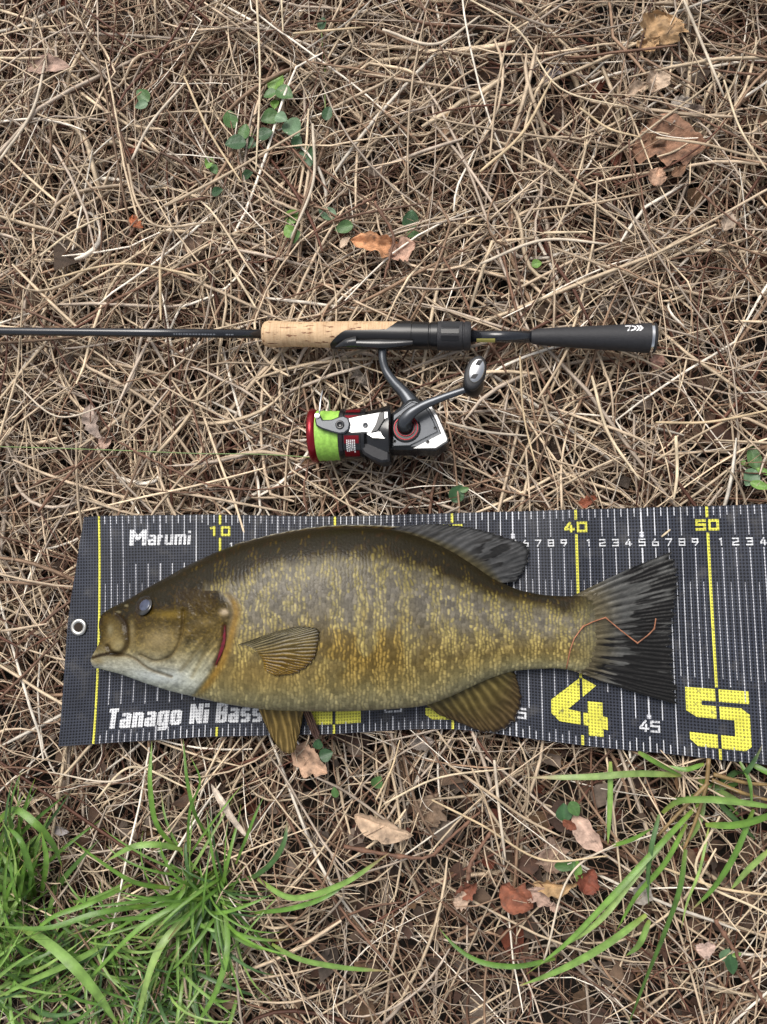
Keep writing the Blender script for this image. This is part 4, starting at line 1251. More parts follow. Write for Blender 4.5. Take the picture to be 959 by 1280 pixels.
def build_rod():
    root = empty('fishing_rod', W(480, rod_y(480), 0), 'black fishing rod with cork foregrip and foam butt grip lying on straw', 'fishing rod')
    mb = MB()
    rod_lathe(mb, [(-620, 3.2), (-300, 4.2), (0, 5.0), (160, 5.3), (332, 5.6)], 24)
    mb.build('blank', M['blank'], root)
    mb = MB()
    rod_lathe(mb, [(329, 6.5), (329.5, 12), (332, 15), (337, 16.4), (345, 16.4), (362, 15.6), (385, 15.4), (420, 16.4), (460, 17), (500, 17)], 44)
    mb.build('cork_grip', M['cork'], root, auto=50)
    # reel seat shell: its front edge is cut slantwise so the cork shows above
    cutx = lambda yo, up: float(np.interp(-yo, [-17.5, -15, -8, -1.5, 0.0, 2.5, 7, 15], [500, 498, 492, 484, 434, 430, 424, 415]))
    st = {0: lambda yo, up: cutx(yo, up) - 500, 1: lambda yo, up: cutx(yo, up) - 500}
    mb = MB()
    rod_lathe(mb, [(500, 16.6), (500, 17.6), (503, 17.9), (512, 18.0), (515, 18.0), (515.6, 17.2), (536, 17.0), (537, 16.2), (538.5, 16.2), (539, 17.2), (547, 17.4)], 64, st)
    seat = mb.build('reel_seat', M['satin'], root, auto=35)
    mb = MB()
    rod_lathe(mb, [(547, 14), (547.4, 17.8), (550, 18.2), (578, 17.9), (579, 17.0), (580.5, 17.0), (581, 18), (586, 17.8), (588.5, 16.5), (589, 9)], 48)
    nut = mb.build('locking_nut', M['foam'], root, auto=35)
    # moulded grip panels on the nut
    for yo in (-8, 0, 8):
        mb = MB()
        rod_patch(mb, [(552, rod_y(552) + yo - 2.6), (574, rod_y(574) + yo - 2.6), (574, rod_y(574) + yo + 2.6), (552, rod_y(552) + yo + 2.6)], lambda x: 18.2, .35)
        mb.build('nut_ridge', M['satin'], nut, smooth=False)
    mb = MB()
    rod_lathe(mb, [(585, 7.4), (668, 7.6)], 28)
    mb.build('rear_blank', M['blank'], root)
    mb = MB()
    for k in range(4):
        a, b = 425.2 + k * 1.7, 425.2 + (k + 1) * 1.7
        rod_patch(mb, [(596, a), (619, a), (619, b), (596, b)], lambda x: 7.5, .4)
    mb.build('sticker', M['sticker'], root, smooth=False)
    gr = lambda x: float(np.interp(x, [666, 670, 700, 740, 780, 800, 812], [8.2, 10, 12, 14.2, 16.6, 17.8, 18.6]))
    mb = MB()
    rod_lathe(mb, [(664, 8.0)] + [(x, gr(x)) for x in (665.5, 668, 672, 690, 705, 720, 740, 760, 780, 795, 805, 812)], 48)
    mb.build('butt_grip', M['foam'], root, auto=50)
    mb = MB(); rod_lathe(mb, [(811.5, 17), (811.8, 19.0), (815.2, 19.0), (815.6, 17)], 48)
    mb.build('butt_ring', M['steel'], root, auto=40)
    mb = MB(); rod_lathe(mb, [(815.2, 17.4), (817.5, 18.9), (819.5, 17.2), (820.6, 13), (821, 4)], 48)
    mb.build('butt_cap', M['foam'], root, auto=60)
    # emblem on the butt: hooked bar, D bow and two chevrons
    mb = MB()
    for pl in ([(780.0, 411.0), (787.2, 411.0), (786.6, 412.8), (780.0, 412.8)], [(786.0, 412.8), (787.6, 411.0), (784.2, 419.4), (781.8, 419.4)],
               [(788.2, 411.0), (792.4, 412.4), (792.0, 414.2), (788.0, 412.9)], [(792.4, 412.4), (794.0, 415.2), (791.4, 415.2), (791.0, 413.6)],
               [(794.0, 415.2), (791.8, 418.2), (789.6, 417.2), (791.4, 415.2)], [(791.8, 418.2), (786.2, 419.6), (786.8, 417.8), (789.6, 417.0)],
               [(793.6, 411.2), (796.0, 411.2), (798.6, 415.3), (796.0, 415.3)], [(796.0, 415.3), (798.6, 415.3), (795.0, 419.4), (792.6, 419.4)],
               [(797.2, 411.4), (799.6, 411.4), (802.2, 415.4), (799.6, 415.4)], [(799.6, 415.4), (802.2, 415.4), (798.6, 419.4), (796.2, 419.4)]):
        rod_patch(mb, [(x - 1.2, y - .3) for x, y in pl], gr, .35)
    mb.build('emblem', M['white'], root, smooth=False)
    # small worn print on the blank
    mb = MB()
    x = 219.0
    rr = random.Random(3)
    while x < 292:
        w = rr.uniform(1.2, 3.4)
        if not 270 < x < 281:
            rod_patch(mb, [(x, rod_y(x) + 2.2), (x + w, rod_y(x) + 2.2), (x + w, rod_y(x) + 3.5), (x, rod_y(x) + 3.5)], lambda q: 5.5, .3)
        x += w + rr.uniform(.7, 1.6)
    tag(mb.build('faint_print', M['silver'], root, smooth=False), kind='stuff')


build_rod()

# ------------------------------------------------------------------ spinning reel
RZ = .0165
RC = W(490, 544, RZ)
RK = KPX(490, 544, RZ)


def RL(x, y, z=0.0):
    """reel frame: photo pixels across, z in pixels towards the viewer"""
    return (RC[0] + (x - 490) * RK, RC[1] + (544 - y) * RK, RC[2] + z * RK)


def RW(x, y, z=0.0):
    """reel-frame pixel that the photo shows at (x, y) for a part standing z pixels above the reel's axis"""
    p = W(x, y, RC[2] + z * RK)
    return 490 + (p[0] - RC[0]) / RK, 544 - (p[1] - RC[1]) / RK


def RP(x, y, z=0.0):
    return RL(*RW(x, y, z), z)


def reel_lathe(mb, prof, sides=48, cy=544.0, tilt=0.0, ridges=0, depth=0.0):
    V = []
    for x, r in prof:
        for j in range(sides):
            t = 2 * math.pi * j / sides
            rr = r - (depth if ridges and (j * ridges // sides) % 2 else 0)
            V.append(RL(x - math.cos(t) * rr * tilt, cy + rr * math.cos(t) * -1, rr * math.sin(t)))
    f = []
    for i in range(len(prof) - 1):
        for j in range(sides):
            f.append((i * sides + j, (i + 1) * sides + j, (i + 1) * sides + (j + 1) % sides, i * sides + (j + 1) % sides))
    f.append(tuple(range(sides)))
    f.append(tuple((len(prof) - 1) * sides + j for j in range(sides - 1, -1, -1)))
    mb.add(V, [t[::-1] for t in f])


def prism(mb, poly, z0, z1, ch=1.2, zf=None):
    """slab with a chamfered upper rim; poly in pixels"""
    p = np.array(poly, float)
    if sum((p[i][0] * p[(i + 1) % len(p)][1] - p[(i + 1) % len(p)][0] * p[i][1]) for i in range(len(p))) > 0: p = p[::-1]
    n = len(p)
    ins = []
    for i in range(n):
        a, b, c = p[i - 1], p[i], p[(i + 1) % n]
        d1 = (b - a) / np.linalg.norm(b - a); d2 = (c - b) / np.linalg.norm(c - b)
        m = np.array([-d1[1] - d2[1], d1[0] + d2[0]]); m = m / (np.linalg.norm(m) + 1e-9)
        ins.append(b - m * ch)
    zf = zf or (lambda x, y: 0.0)
    V = [RL(x, y, z0) for x, y in p] + [RL(x, y, z1 - ch + zf(x, y)) for x, y in p] + [RL(x, y, z1 + zf(x, y)) for x, y in ins]
    f = [tuple(range(n))[::-1]]
    for l in range(2):
        for i in range(n):
            f.append((l * n + i, l * n + (i + 1) % n, (l + 1) * n + (i + 1) % n, (l + 1) * n + i))
    f.append(tuple(2 * n + i for i in range(n)))
    mb.add(V, f)


def ringz(mb, cx, cy, z0, prof, sides=36, sx=1.0, sy=1.0, rot=0.0, cap=True):
    """lathe about the viewing axis: prof [(r, z)]"""
    V = []
    for r, z in prof:
        for j in range(sides):
            t = 2 * math.pi * j / sides
            ex, ey = r * sx * math.cos(t), r * sy * math.sin(t)
            V.append(RL(cx + ex * math.cos(rot) - ey * math.sin(rot), cy - ex * math.sin(rot) - ey * math.cos(rot), z0 + z))
    f = []
    for i in range(len(prof) - 1):
        for j in range(sides):
            f.append((i * sides + j, i * sides + (j + 1) % sides, (i + 1) * sides + (j + 1) % sides, (i + 1) * sides + j))
    if cap: f.append(tuple((len(prof) - 1) * sides + j for j in range(sides)))
    mb.add(V, f)


def build_reel():
    root = empty('fishing_reel', RL(490, 544, -20), 'black and silver spinning reel with bright green line mounted on the rod', 'fishing reel')
    # spool
    mb = MB(); reel_lathe(mb, [(392, 20), (387.5, 27), (387, 31), (389, 33.8), (393, 34.2), (396.5, 32.8), (398, 30)], tilt=.045)
    spool = mb.build('spool', M['red'], root, auto=50)
    mb = MB()
    prof = [(396, 28)]
    x = 397.0; n = 0
    while x < 427:
        prof.append((x, 31.2 + .6 * (n % 2) - .03 * (x - 397) + .3 * math.sin(x * .7))); x += 1.15; n += 1
    prof.append((428, 27))
    reel_lathe(mb, prof, 56, tilt=.03)
    mb.build('wound_line', M['green_line'], spool)
    mb = MB(); reel_lathe(mb, [(426, 28), (426.5, 33), (428, 34.2), (432, 34.0), (433, 32.6), (454, 32.6), (455, 34), (459, 34.2), (460, 31)], 60)
    sk = mb.build('spool_skirt', M['black'], spool, auto=40)
    for t0 in (-28, -62, 20, 48):
        mb = MB(); V = []
        for k in range(6):
            t = math.radians(t0 + k * 3.4)
            for x in (434.5, 452.5):
                V.append(RL(x, 544 - 33.2 * math.sin(t), 33.2 * math.cos(t)))
        mb.add(V, [(2 * k, 2 * k + 1, 2 * k + 3, 2 * k + 2) for k in range(5)])
        mb.build('red_window', M['red'], spool)
    mb = MB()
    rr = random.Random(5)
    for c in range(5):
        yy = 555.5
        while yy < 568:
            h = rr.uniform(.8, 1.9)
            V = []
            for (x, y) in ((437.3 + c * 2.3, yy), (438.7 + c * 2.3, yy), (438.7 + c * 2.3, yy + h), (437.3 + c * 2.3, yy + h)):
                V.append(RL(x, y, math.sqrt(33.8**2 - (y - 544) ** 2)))
            mb.add(V, [(3, 2, 1, 0)]); yy += h + .6
    tag(mb.build('skirt_print', M['white'], spool, smooth=False), kind='stuff')
    # rotor
    mb = MB(); reel_lathe(mb, [(458, 24), (458.5, 29), (464, 31.5), (474, 34), (486, 37.5), (489.5, 37.8), (490.5, 36), (491, 26)], 56)
    rotor = mb.build('rotor', M['black'], root, auto=40)
    mb = MB()      # lower rotor arm
    prism(mb, [(452, 560), (470, 556), (489, 556), (490, 581), (480, 583), (468, 578), (458, 572)], -6, 27, 3)
    mb.build('rotor_arm', M['foam'], rotor, auto=30)
    zb = 33.0
    mb = MB()
    prism(mb, [(436, 530), (452, 526), (478, 521.5), (489, 521), (489, 556), (478, 553), (462, 548), (444, 549), (436, 545)], 20, zb + 3.2, 1.6, lambda x, y: -.10 * abs(y - 537))
    mb.build('rotor_plate', M['silver'], rotor, auto=30)
    mb = MB()
    prism(mb, [(478, 524), (484, 522.5), (484, 533), (476, 546), (468, 548), (474, 538)], zb, zb + 4.2, .6)
    mb.build('rotor_slot', M['black'], rotor, auto=30)
    mb = MB()
    prism(mb, [(462, 549), (488, 545), (488.5, 556), (470, 555)], zb - 8, zb + 2.5, 1.0)
    mb.build('rotor_trim', M['steel'], rotor, auto=30)
    mb = MB(); ringz(mb, 461, 538.5, zb + 2.6, [(3.2, 0), (3.2, .8), (1.6, .9), (1.4, .3), (.1, .3)], 20)
    mb.build('screw', M['gunmetal'], rotor)
    for (x, y) in ((495.5, 556), (536, 557), (545, 540)):
        mb = MB(); ringz(mb, x, y, 21.6, [(2.1, 0), (2.1, .9), (1.2, 1.0), (1.0, .4), (.1, .4)], 16)
        mb.build('screw', M['black'], root)
    mb = MB()
    ringz(mb, 402.5, 527.5, zb - 1, [(3.4, 0), (3.4, 3), (2.4, 4), (2.4, 6.5), (3.2, 7.5), (3.2, 8.6), (.1, 9)], 20)
    mb.build('line_roller', M['steel'], rotor, auto=40)
    # bail arm and wire
    ar = [(400.5, 525), (404, 523.5), (406.5, 527), (409, 532), (420, 531.5), (428, 528.5), (434, 527), (440.5, 530), (443, 537), (441.5, 544.5), (436, 549), (429, 549.5), (420, 547), (408, 543), (401, 539), (399.5, 533)]
    mb = MB(); prism(mb, ar, zb - 3, zb + 6, 1.6)
    arm = mb.build('bail_arm', M['gunmetal'], rotor, auto=30)
    mb = MB(); ringz(mb, 430.5, 538.5, zb + 5.8, [(5.6, 0), (5.4, 1.3), (3.4, 1.6), (2.8, .7), (.1, .7)], 26)
    mb.build('pivot_screw', M['black'], arm)
    mb = MB()
    pts = []
    for k in range(25):
        t = math.pi * k / 24
        pts.append(RL(404 + 2.5 * math.sin(t), 527 - 47 * math.sin(t) ** .8, (zb + 1) * math.cos(t)))
    tube(mb, pts, 1.15 * RK, 8)
    mb.build('bail_wire', M['steel'], rotor)
    # gearbox
    body = [(490, 521), (499, 514), (512, 503), (520, 502), (541, 511), (548, 523), (556, 541), (561, 553), (560.5, 557), (546, 566.5), (520, 566), (490, 565.5)]
    mb = MB(); prism(mb, body, -24, 20, 4)
    gb = mb.build('gearbox', M['gunmetal'], root, auto=30)
    mb = MB(); prism(mb, [(529, 506.5), (541, 511.5), (548, 523), (556, 541), (560.8, 553), (560, 556.8), (546, 566), (517, 565.2), (551, 546.5), (545, 531), (538, 518)], 10, 21.4, 1.5)
    mb.build('silver_trim', M['silver'], gb, auto=30)
    mb = MB(); prism(mb, [(493, 523), (516, 507), (530, 510), (537, 519), (543.5, 532), (548.5, 545), (514, 562.5), (493, 562.5)], 14, 22, 1.6)
    mb.build('side_plate', M['gunmetal'], gb, auto=30)
    mb = MB(); ringz(mb, 509.5, 540, 21.6, [(18, -6), (18, 1.0), (16.2, 2.2), (15.6, 1.6), (.1, 1.6)])
    hub = mb.build('handle_hub', M['black'], root, auto=40)
    mb = MB(); ringz(mb, 509.5, 540, 23.4, [(15.0, 0), (14.8, 1.2), (13.9, 1.2), (13.7, 0)], cap=False)
    mb.build('red_ring', M['red'], hub, auto=40)
    mb = MB(); ringz(mb, 509.5, 539, 23.4, [(11.6, 0), (11.4, 1.6), (10.7, 1.6), (10.4, 0)], cap=False)
    mb.build('hub_ring', M['red'], hub, auto=40)
    mb = MB(); ringz(mb, 508.5, 538, 23, [(10.2, 0), (9.8, 5), (8.8, 9), (7.0, 11), (.1, 11.4)])
    mb.build('hub_boss', M['black'], hub, auto=50)
    # handle
    mb = MB()
    hp = smooth_path([RP(507, 535, 30), RP(505, 528, 37), RP(511, 519, 40), RP(525, 509, 42), RP(548, 499, 44), RP(570, 491, 45), RP(592, 484, 46)], 30)
    hr = np.interp(np.linspace(0, 1, 30), [0, .12, .3, .6, 1], [8.2, 8.2, 6.2, 4.6, 4.0]) * RK
    tube(mb, hp, hr, 14, .7)
    h = mb.build('handle', M['gunmetal'], root, auto=60)
    mb = MB()
    ringz(mb, *RW(594.0, 470, 58), 40, [(9, 0), (11, 4), (10.2, 14), (11.4, 24), (12.2, 30), (11.2, 34), (9.4, 35.4)], 32, 1.0, 1.75, -.30)
    kn = mb.build('knob', M['rubber'], h, auto=60)
    mb = MB(); ringz(mb, *RW(591.5, 481, 44), 36, [(12, 0), (13, 4), (12, 14), (9, 20)], 24, 1, 1.1)
    mb.build('knob_collar', M['satin'], h, auto=50)
    mb = MB(); ringz(mb, *RW(596.0, 463, 76), 74.6, [(9.4, 0), (9.0, 2.2), (8.0, 3.0), (.1, 3.3)], 32, .95, 1.6, -.30)
    kp = mb.build('knob_plate', M['steel'], h, auto=50)
    for (x, y) in ((599.0, 453), (593.0, 470.5)):
        mb = MB(); ringz(mb, *RW(x, y, 78), 78.0, [(3.4, -.5), (3.4, 1.3), (3.2, 1.3), (.1, 1.3)], 4, 1.5, .85, .75 - .30)
        mb.build('plate_slot', M['foam'], h, smooth=False)
    # stem and foot
    mb = MB()
    sp_ = smooth_path([RL(477.5, 432, 4), RL(477.5, 446, 4), RL(481, 460, 3), RL(492, 477, 2), (RL(505, 491, 1)), RL(514, 504, 0), RL(519, 514, 0)], 26)
    tube(mb, sp_, np.interp(np.linspace(0, 1, 26), [0, .1, .3, .7, 1], [6.5, 5.2, 5.4, 7.8, 13]) * RK, 14, .8)
    mb.build('stem', M['gunmetal'], root, auto=60)
    mb = MB()
    fp = smooth_path([RL(434, 428.5, 14), RL(455, 430, 13.5), RL(478, 431, 13), RL(500, 430.5, 13), RL(516, 429.5, 13)], 22)
    tube(mb, fp, np.interp(np.linspace(0, 1, 22), [0, .15, .5, .85, 1], [2.6, 4.6, 6.6, 4.6, 3]) * RK, 12, .7)
    mb.build('reel_foot', M['black'], root, auto=60)
    # seat hood over the foot's front end
    mb = MB()
    hp2 = smooth_path([RL(418, 431, 6), RL(430, 428, 10), RL(446, 427, 12)], 14)
    tube(mb, hp2, np.interp(np.linspace(0, 1, 14), [0, .5, 1], [1.5, 6, 7.6]) * RK, 14, .8)
    mb.build('foot_hood', M['black'], root, auto=60)


build_reel()

# loose line running from the spool over the straw
mb = MB()
lp = smooth_path([(392, 572), (330, 568), (250, 567), (150, 563), (60, 560), (-40, 557), (-200, 550)], 60)
zz = np.concatenate([np.linspace(.004, .0095, 8), np.full(52, .0095)])
tube(mb, [W(x, y, z) for (x, y), z in zip(lp, zz)], .00042, 6)
tag(mb.build('fishing_line', M['line']), 'thin green fishing line stretched over the straw from the reel spool', 'fishing line')
# ------------------------------------------------------------------ grass
def blade_mesh(P, w, col, fold=.35, wprof=None, twist=0.0, name='blade'):
    """ribbon with a keel along world points P; w = full width in metres"""
    P = np.asarray(P, float); n = len(P)
    T, nn, bb = frames(P)
    s = np.linspace(0, 1, n)
    ws = np.interp(s, [0, .15, .5, .8, 1], [.55, .9, 1, .7, .04]) if wprof is None else np.interp(s, *wprof)
    ws = ws * w / 2
    tw = twist * np.sin(s * 2.2)
    side = nn * np.cos(tw)[:, None] + bb * np.sin(tw)[:, None]
    upv = np.cross(side, T)
    V = np.stack([P - side * ws[:, None] + upv * (fold * ws)[:, None], P, P + side * ws[:, None] + upv * (fold * ws)[:, None]], 1).reshape(-1, 3)
    q = []
    for i in range(n - 1):
        for k in range(2):
            q.append((i * 3 + k, i * 3 + k + 1, i * 3 + 4 + k, i * 3 + 3 + k))
    c = np.asarray(col)[None] * np.interp(s, [0, .12, .9, 1], [.9, 1, 1, .95])[:, None]
    c = c * np.stack([np.interp(s, [0, .15, .92, 1], [1.5, 1, 1, 1.7]), np.interp(s, [0, .15, .95, 1], [1.1, 1, 1, .95]), np.ones(n)], 1)
    if random.random() < .16:                     # withered tip
        f_ = np.clip((s - random.uniform(.7, .9)) / .12, 0, 1)[:, None]
        c = c * (1 - f_) + np.array(hexs(140, 124, 86))[None] * f_
    cc = np.repeat(c[:, None], 3, 1); cc[:, 1] *= 1.25
    me = np_mesh(name, V, quads=np.array(q), col=cc.reshape(-1, 3))
    me.materials.append(M['grass'])
    return me


GREENS = [hexs(100, 136, 56), hexs(88, 124, 50), hexs(114, 146, 72), hexs(76, 108, 46), hexs(126, 152, 82), hexs(68, 98, 54)]


def gcol(i=None):
    c = np.array(GREENS[i if i is not None else random.randrange(6)])
    return c * random.uniform(.85, 1.12)


def tuft(label, base, n, spread, azim, aspread, Lr, wr, z0=-.022, elev=(48, 76), traced=(), group=None, h=.03):
    b0 = W(base[0], base[1], z0)
    root = empty('grass_tuft', b0, label, 'grass', group)
    for k in range(n):
        bx, by = random.gauss(0, spread), random.gauss(0, spread)
        az = math.radians(random.gauss(azim, aspread))
        L = random.uniform(*Lr); e = math.radians(random.uniform(*elev)); w = random.uniform(*wr)
        m = 11
        p = np.array(W(base[0] + bx, base[1] + by, z0), float); pts = [p.copy()]
        bend = math.radians(random.uniform(70, 125)); cur = random.gauss(0, .5)
        for i in range(m):
            t = i / m
            el = e - bend * t ** 1.2
            a = az + cur * t
            p = p + L / m * np.array([math.cos(a) * math.cos(el), math.sin(a) * math.cos(el), math.sin(el)])
            p[2] = max(p[2], -.012)
            qx, qy = proj(p)
            if in_mat(np.array(qx), np.array(qy), 6) > 0: p[2] = max(p[2], .012)
            pts.append(p.copy())
        link('blade', blade_mesh(smooth_path(pts, 12), w, gcol(), random.uniform(.15, .5), twist=random.gauss(0, .5)), root)
    for tr in traced:
        pts, w, ci = tr[0], tr[1], tr[2]
        zs = tr[3] if len(tr) > 3 else (-.004, .016, .010)
        q = smooth_path(np.array(pts, float), 18)
        zz = np.interp(np.linspace(0, 1, 18), np.linspace(0, 1, len(zs)), zs)
        P = [W(x, y, z) for (x, y), z in zip(q, zz)]
        k = KPX(q[9][0], q[9][1], .01)
        link('blade', blade_mesh(P, w * k * .88, gcol(ci), random.uniform(.12, .35), twist=random.gauss(0, .35)), root)
    return root


tuft('thick bright green grass tuft curving over straw beside the mat corner', (20, 1100), 80, 22, 88, 42, (.045, .11), (.0024, .0048), elev=(50, 80),
     traced=[([(-10, 1035), (18, 1012), (45, 1030), (70, 1062), (78, 1085)], 10, 0, (.01, .03, .035, .025, .01)), ([(15, 1130), (20, 1080), (10, 1040), (0, 1020)], 8, 4, (-.01, .03, .04, .03)),
             ([(45, 1122), (35, 1075), (22, 1045), (2, 1030)], 9, 1, (-.01, .03, .04, .03)), ([(52, 1120), (58, 1070), (52, 1040)], 8, 0, (-.01, .03, .035)), ([(38, 1125), (20, 1092), (0, 1065)], 11, 2, (-.01, .02, .02))])
tuft('dense low green grass patch with a broad folded blade', (30, 1205), 135, 38, 60, 80, (.04, .11), (.0018, .0042), elev=(35, 78),
     traced=[([(20, 1155), (55, 1175), (85, 1200), (120, 1240), (150, 1285)], 15, 2, (.004, .022, .028, .022, .01)), ([(190, 1130), (120, 1142), (60, 1160), (-5, 1158)], 8, 1, (.0, .022, .03, .02)),
             ([(150, 1170), (95, 1200), (40, 1225), (-10, 1250)], 9, 2, (.0, .02, .026, .02)), ([(165, 1105), (110, 1130), (60, 1150), (30, 1180)], 7, 0, (.0, .022, .03, .02))])
tuft('spreading green grass tuft with long arching blades below the lettering of the mat', (262, 1112), 110, 17, 262, 80, (.04, .11), (.0015, .0034), elev=(30, 72),
     traced=[([(224, 1064), (197, 1032), (188, 985), (190, 926)], 7.5, 0, (-.004, .016, .022, .016)), ([(262, 1048), (246, 1022), (236, 985), (229, 924)], 6, 1, (-.004, .018, .024, .016)),
             ([(228, 1062), (200, 1056), (168, 1058), (133, 1076)], 9, 2, (.0, .016, .02, .012)), ([(212, 1110), (170, 1103), (128, 1078), (88, 1048)], 9, 0, (.0, .018, .024, .014)),
             ([(312, 1100), (340, 1078), (356, 1050), (359, 1026)], 8, 5, (.0, .016, .02, .014)), ([(322, 1098), (360, 1121), (425, 1106), (487, 1066)], 9, 2, (.0, .014, .02, .012)),
             ([(318, 1141), (370, 1134), (415, 1117), (440, 1098)], 7, 1, (.0, .014, .018, .012)), ([(340, 1180), (368, 1196), (420, 1208), (488, 1214)], 8, 2, (.0, .012, .014, .008)),
             ([(295, 1080), (310, 1042), (322, 1012), (330, 995)], 4.5, 1, (.0, .014, .018, .014)), ([(262, 1120), (225, 1130), (175, 1160), (120, 1215), (90, 1245)], 7, 0, (.0, .02, .026, .022, .01)),
             ([(250, 1130), (200, 1185), (182, 1235), (170, 1290)], 12, 4, (.0, .02, .026, .02)), ([(280, 1130), (285, 1180), (270, 1240), (240, 1290)], 9, 0, (.0, .02, .024, .018)),
             ([(235, 1065), (238, 1010), (250, 975), (238, 945)], 4, 1, (.0, .02, .024, .014)), ([(240, 1100), (205, 1140), (140, 1150), (85, 1170)], 8, 1, (.0, .02, .024, .016))])
tuft('fine green grass clump with thin drooping blades at the edge of the straw', (215, 1225), 110, 30, 270, 85, (.035, .10), (.0014, .0032), elev=(35, 75))
tuft('sparse thin green grass sprigs between the two thick tufts', (130, 1180), 60, 30, 250, 100, (.035, .09), (.0014, .0032), elev=(35, 75))
tuft('long loose green grass plant with reddish stems growing beside the mat edge', (882, 978), 8, 7, 280, 70, (.03, .07), (.003, .005), elev=(25, 60),
     traced=[([(852, 969), (800, 967), (740, 971), (656, 972)], 9.5, 4, (.0, .016, .018, .010)), ([(828, 1016), (842, 1004), (880, 999), (920, 1002), (985, 1012)], 10, 2, (.0, .02, .026, .026, .02)),
             ([(882, 1031), (920, 1031), (965, 1018), (1000, 1004)], 11, 0, (.014, .022, .024, .016)), ([(942, 1012), (915, 1075), (890, 1112), (862, 1140)], 8.5, 1, (.016, .02, .016, .006)),
             ([(857, 1062), (850, 1108), (832, 1160), (808, 1220), (782, 1290)], 9.5, 3, (.014, .02, .018, .014, .006)), ([(878, 1000), (812, 1070), (752, 1135), (705, 1182), (658, 1218)], 8.5, 0, (-.004, .016, .02, .014, .004)),
             ([(840, 1040), (790, 1100), (750, 1150), (694, 1190)], 9, 4, (.006, .014, .016, .006)), ([(808, 1143), (755, 1182), (700, 1212), (650, 1232)], 11, 2, (.01, .014, .012, .004)),
             ([(694, 1198), (640, 1208), (595, 1200), (568, 1182), (549, 1160)], 7.5, 1, (.004, .01, .012, .01, .006)), ([(824, 1018), (814, 1062), (810, 1100), (811, 1132)], 7, 5, (.016, .018, .014, .008)),
             ([(763, 952), (763, 1000), (760, 1056)], 8, 2, (.012, .012, .006)), ([(766, 1057), (790, 1049), (816, 1035)], 7, 0, (.004, .01, .008)),
             ([(798, 940), (828, 957), (852, 970)], 8, 0, (.008, .01, .004)), ([(962, 1062), (934, 1088), (912, 1114)], 8.5, 4, (.016, .014, .006)),
             ([(886, 1035), (874, 1090), (858, 1132), (852, 1160)], 4, 4, (.01, .012, .008, .004)), ([(880, 955), (855, 962), (835, 957)], 7, 0, (.006, .01, .006)), ([(925, 952), (936, 975), (940, 1010)], 6, 1, (.006, .014, .018)),
             ([(812, 1150), (795, 1185), (782, 1195)], 9, 2, (.01, .012, .004)), ([(858, 1030), (830, 1080), (795, 1120), (770, 1165)], 8, 0, (.0, .012, .012, .004)), ([(940, 955), (965, 968), (990, 972)], 9, 1, (.006, .012, .01))])
for pts in ([(886, 948), (884, 975), (868, 1030), (855, 1062)], [(890, 975), (925, 990), (975, 1004)], [(886, 978), (850, 1015), (822, 1045)], [(892, 968), (930, 978), (980, 982)]):
    mb = MB()
    q = smooth_path(np.array(pts, float), 16)
    tube(mb, [W(x, y, .006) for x, y in q], np.linspace(.0017, .0010, 16), 8)
    par = [o for o in C.objects if o.get('label', '').startswith('long loose green')][0]
    mb.build('stem', material('grass_stem', (.20, .13, .05), .5, var=.4, nscale=80), par)

# ------------------------------------------------------------------ leaves
def leaf_mesh(px, py, Lpx, Wpx, ang, z, col, cup=.2, curl=.2, tip=.35, ragged=0.0, tilt=(0, 0), mat_='leaf', name='leaf', seed=0, vein=.75):
    """leaf blade: midrib along ang (degrees, photo), lobed or plain outline, curled and cupped"""
    r_ = np.random.default_rng(seed + 100)
    na, nb = 27, 17
    a = np.linspace(0, 1, na); b = np.linspace(-1, 1, nb)
    A, Bm = np.meshgrid(a, b, indexing='ij')
    prof = np.sin(np.pi * np.clip(a, 0, 1) ** (1 - tip)) ** .75
    prof = np.maximum(prof, .02)
    kn = np.array([.25, .5, .25])
    left = 1 + ragged * np.convolve(np.cumsum(r_.normal(0, .35, na + 2)) * .5 + r_.normal(0, .5, na + 2), kn, 'valid')
    right = 1 + ragged * np.convolve(np.cumsum(r_.normal(0, .35, na + 2)) * .5 + r_.normal(0, .5, na + 2), kn, 'valid')
    sidew = np.where(Bm < 0, np.clip(left, .25, 1.5)[:, None], np.clip(right, .25, 1.5)[:, None])
    k = KPX(px, py, z)
    x = (A - .5) * Lpx * k + 0 * Bm
    y = Bm * sidew * prof[:, None] * Wpx / 2 * k
    zz = cup * np.abs(Bm) ** 1.5 * prof[:, None] * Wpx / 2 * k + curl * np.sin((A - .3) * 3.0) * Lpx * .25 * k
    zz = zz + ragged * .34 * Wpx * k * (fbm(A * 3 + seed, Bm * 1.6 + seed * 3, seed, 3) - .5) * 2 + ragged * .10 * Wpx * k * (fbm(A * 9 + seed, Bm * 4 + seed, seed + 3, 3) - .5) * 2 + tilt[0] * x + tilt[1] * y
    t = math.radians(ang)
    c0 = W(px, py, z)
    V = np.stack([c0[0] + x * math.cos(t) - y * math.sin(t), c0[1] + x * math.sin(t) + y * math.cos(t), c0[2] + zz - zz.min() * .5], -1)
    vv = np.exp(-(Bm / .12) ** 2) + .5 * (np.mod(A * 7 - np.abs(Bm) * 1.6, 1) < .16)
    c = np.asarray(col)[None, None] * (1 + (1 - vein) * .8 * vv[..., None]) * (.82 + .36 * fbm(A * 4 + seed, Bm * 3, seed + 7)[..., None])
    i, j = np.meshgrid(np.arange(na - 1), np.arange(nb - 1), indexing='ij')
    q0_ = (i * nb + j).ravel()
    me = np_mesh(name, V.reshape(-1, 3), quads=np.stack([q0_, q0_ + nb, q0_ + nb + 1, q0_ + 1], 1), col=c.reshape(-1, 3))
    me.materials.append(M[mat_])
    return me


LG, MG, DG, BG = hexs(108, 146, 64), hexs(78, 112, 60), hexs(56, 88, 54), hexs(98, 126, 94)


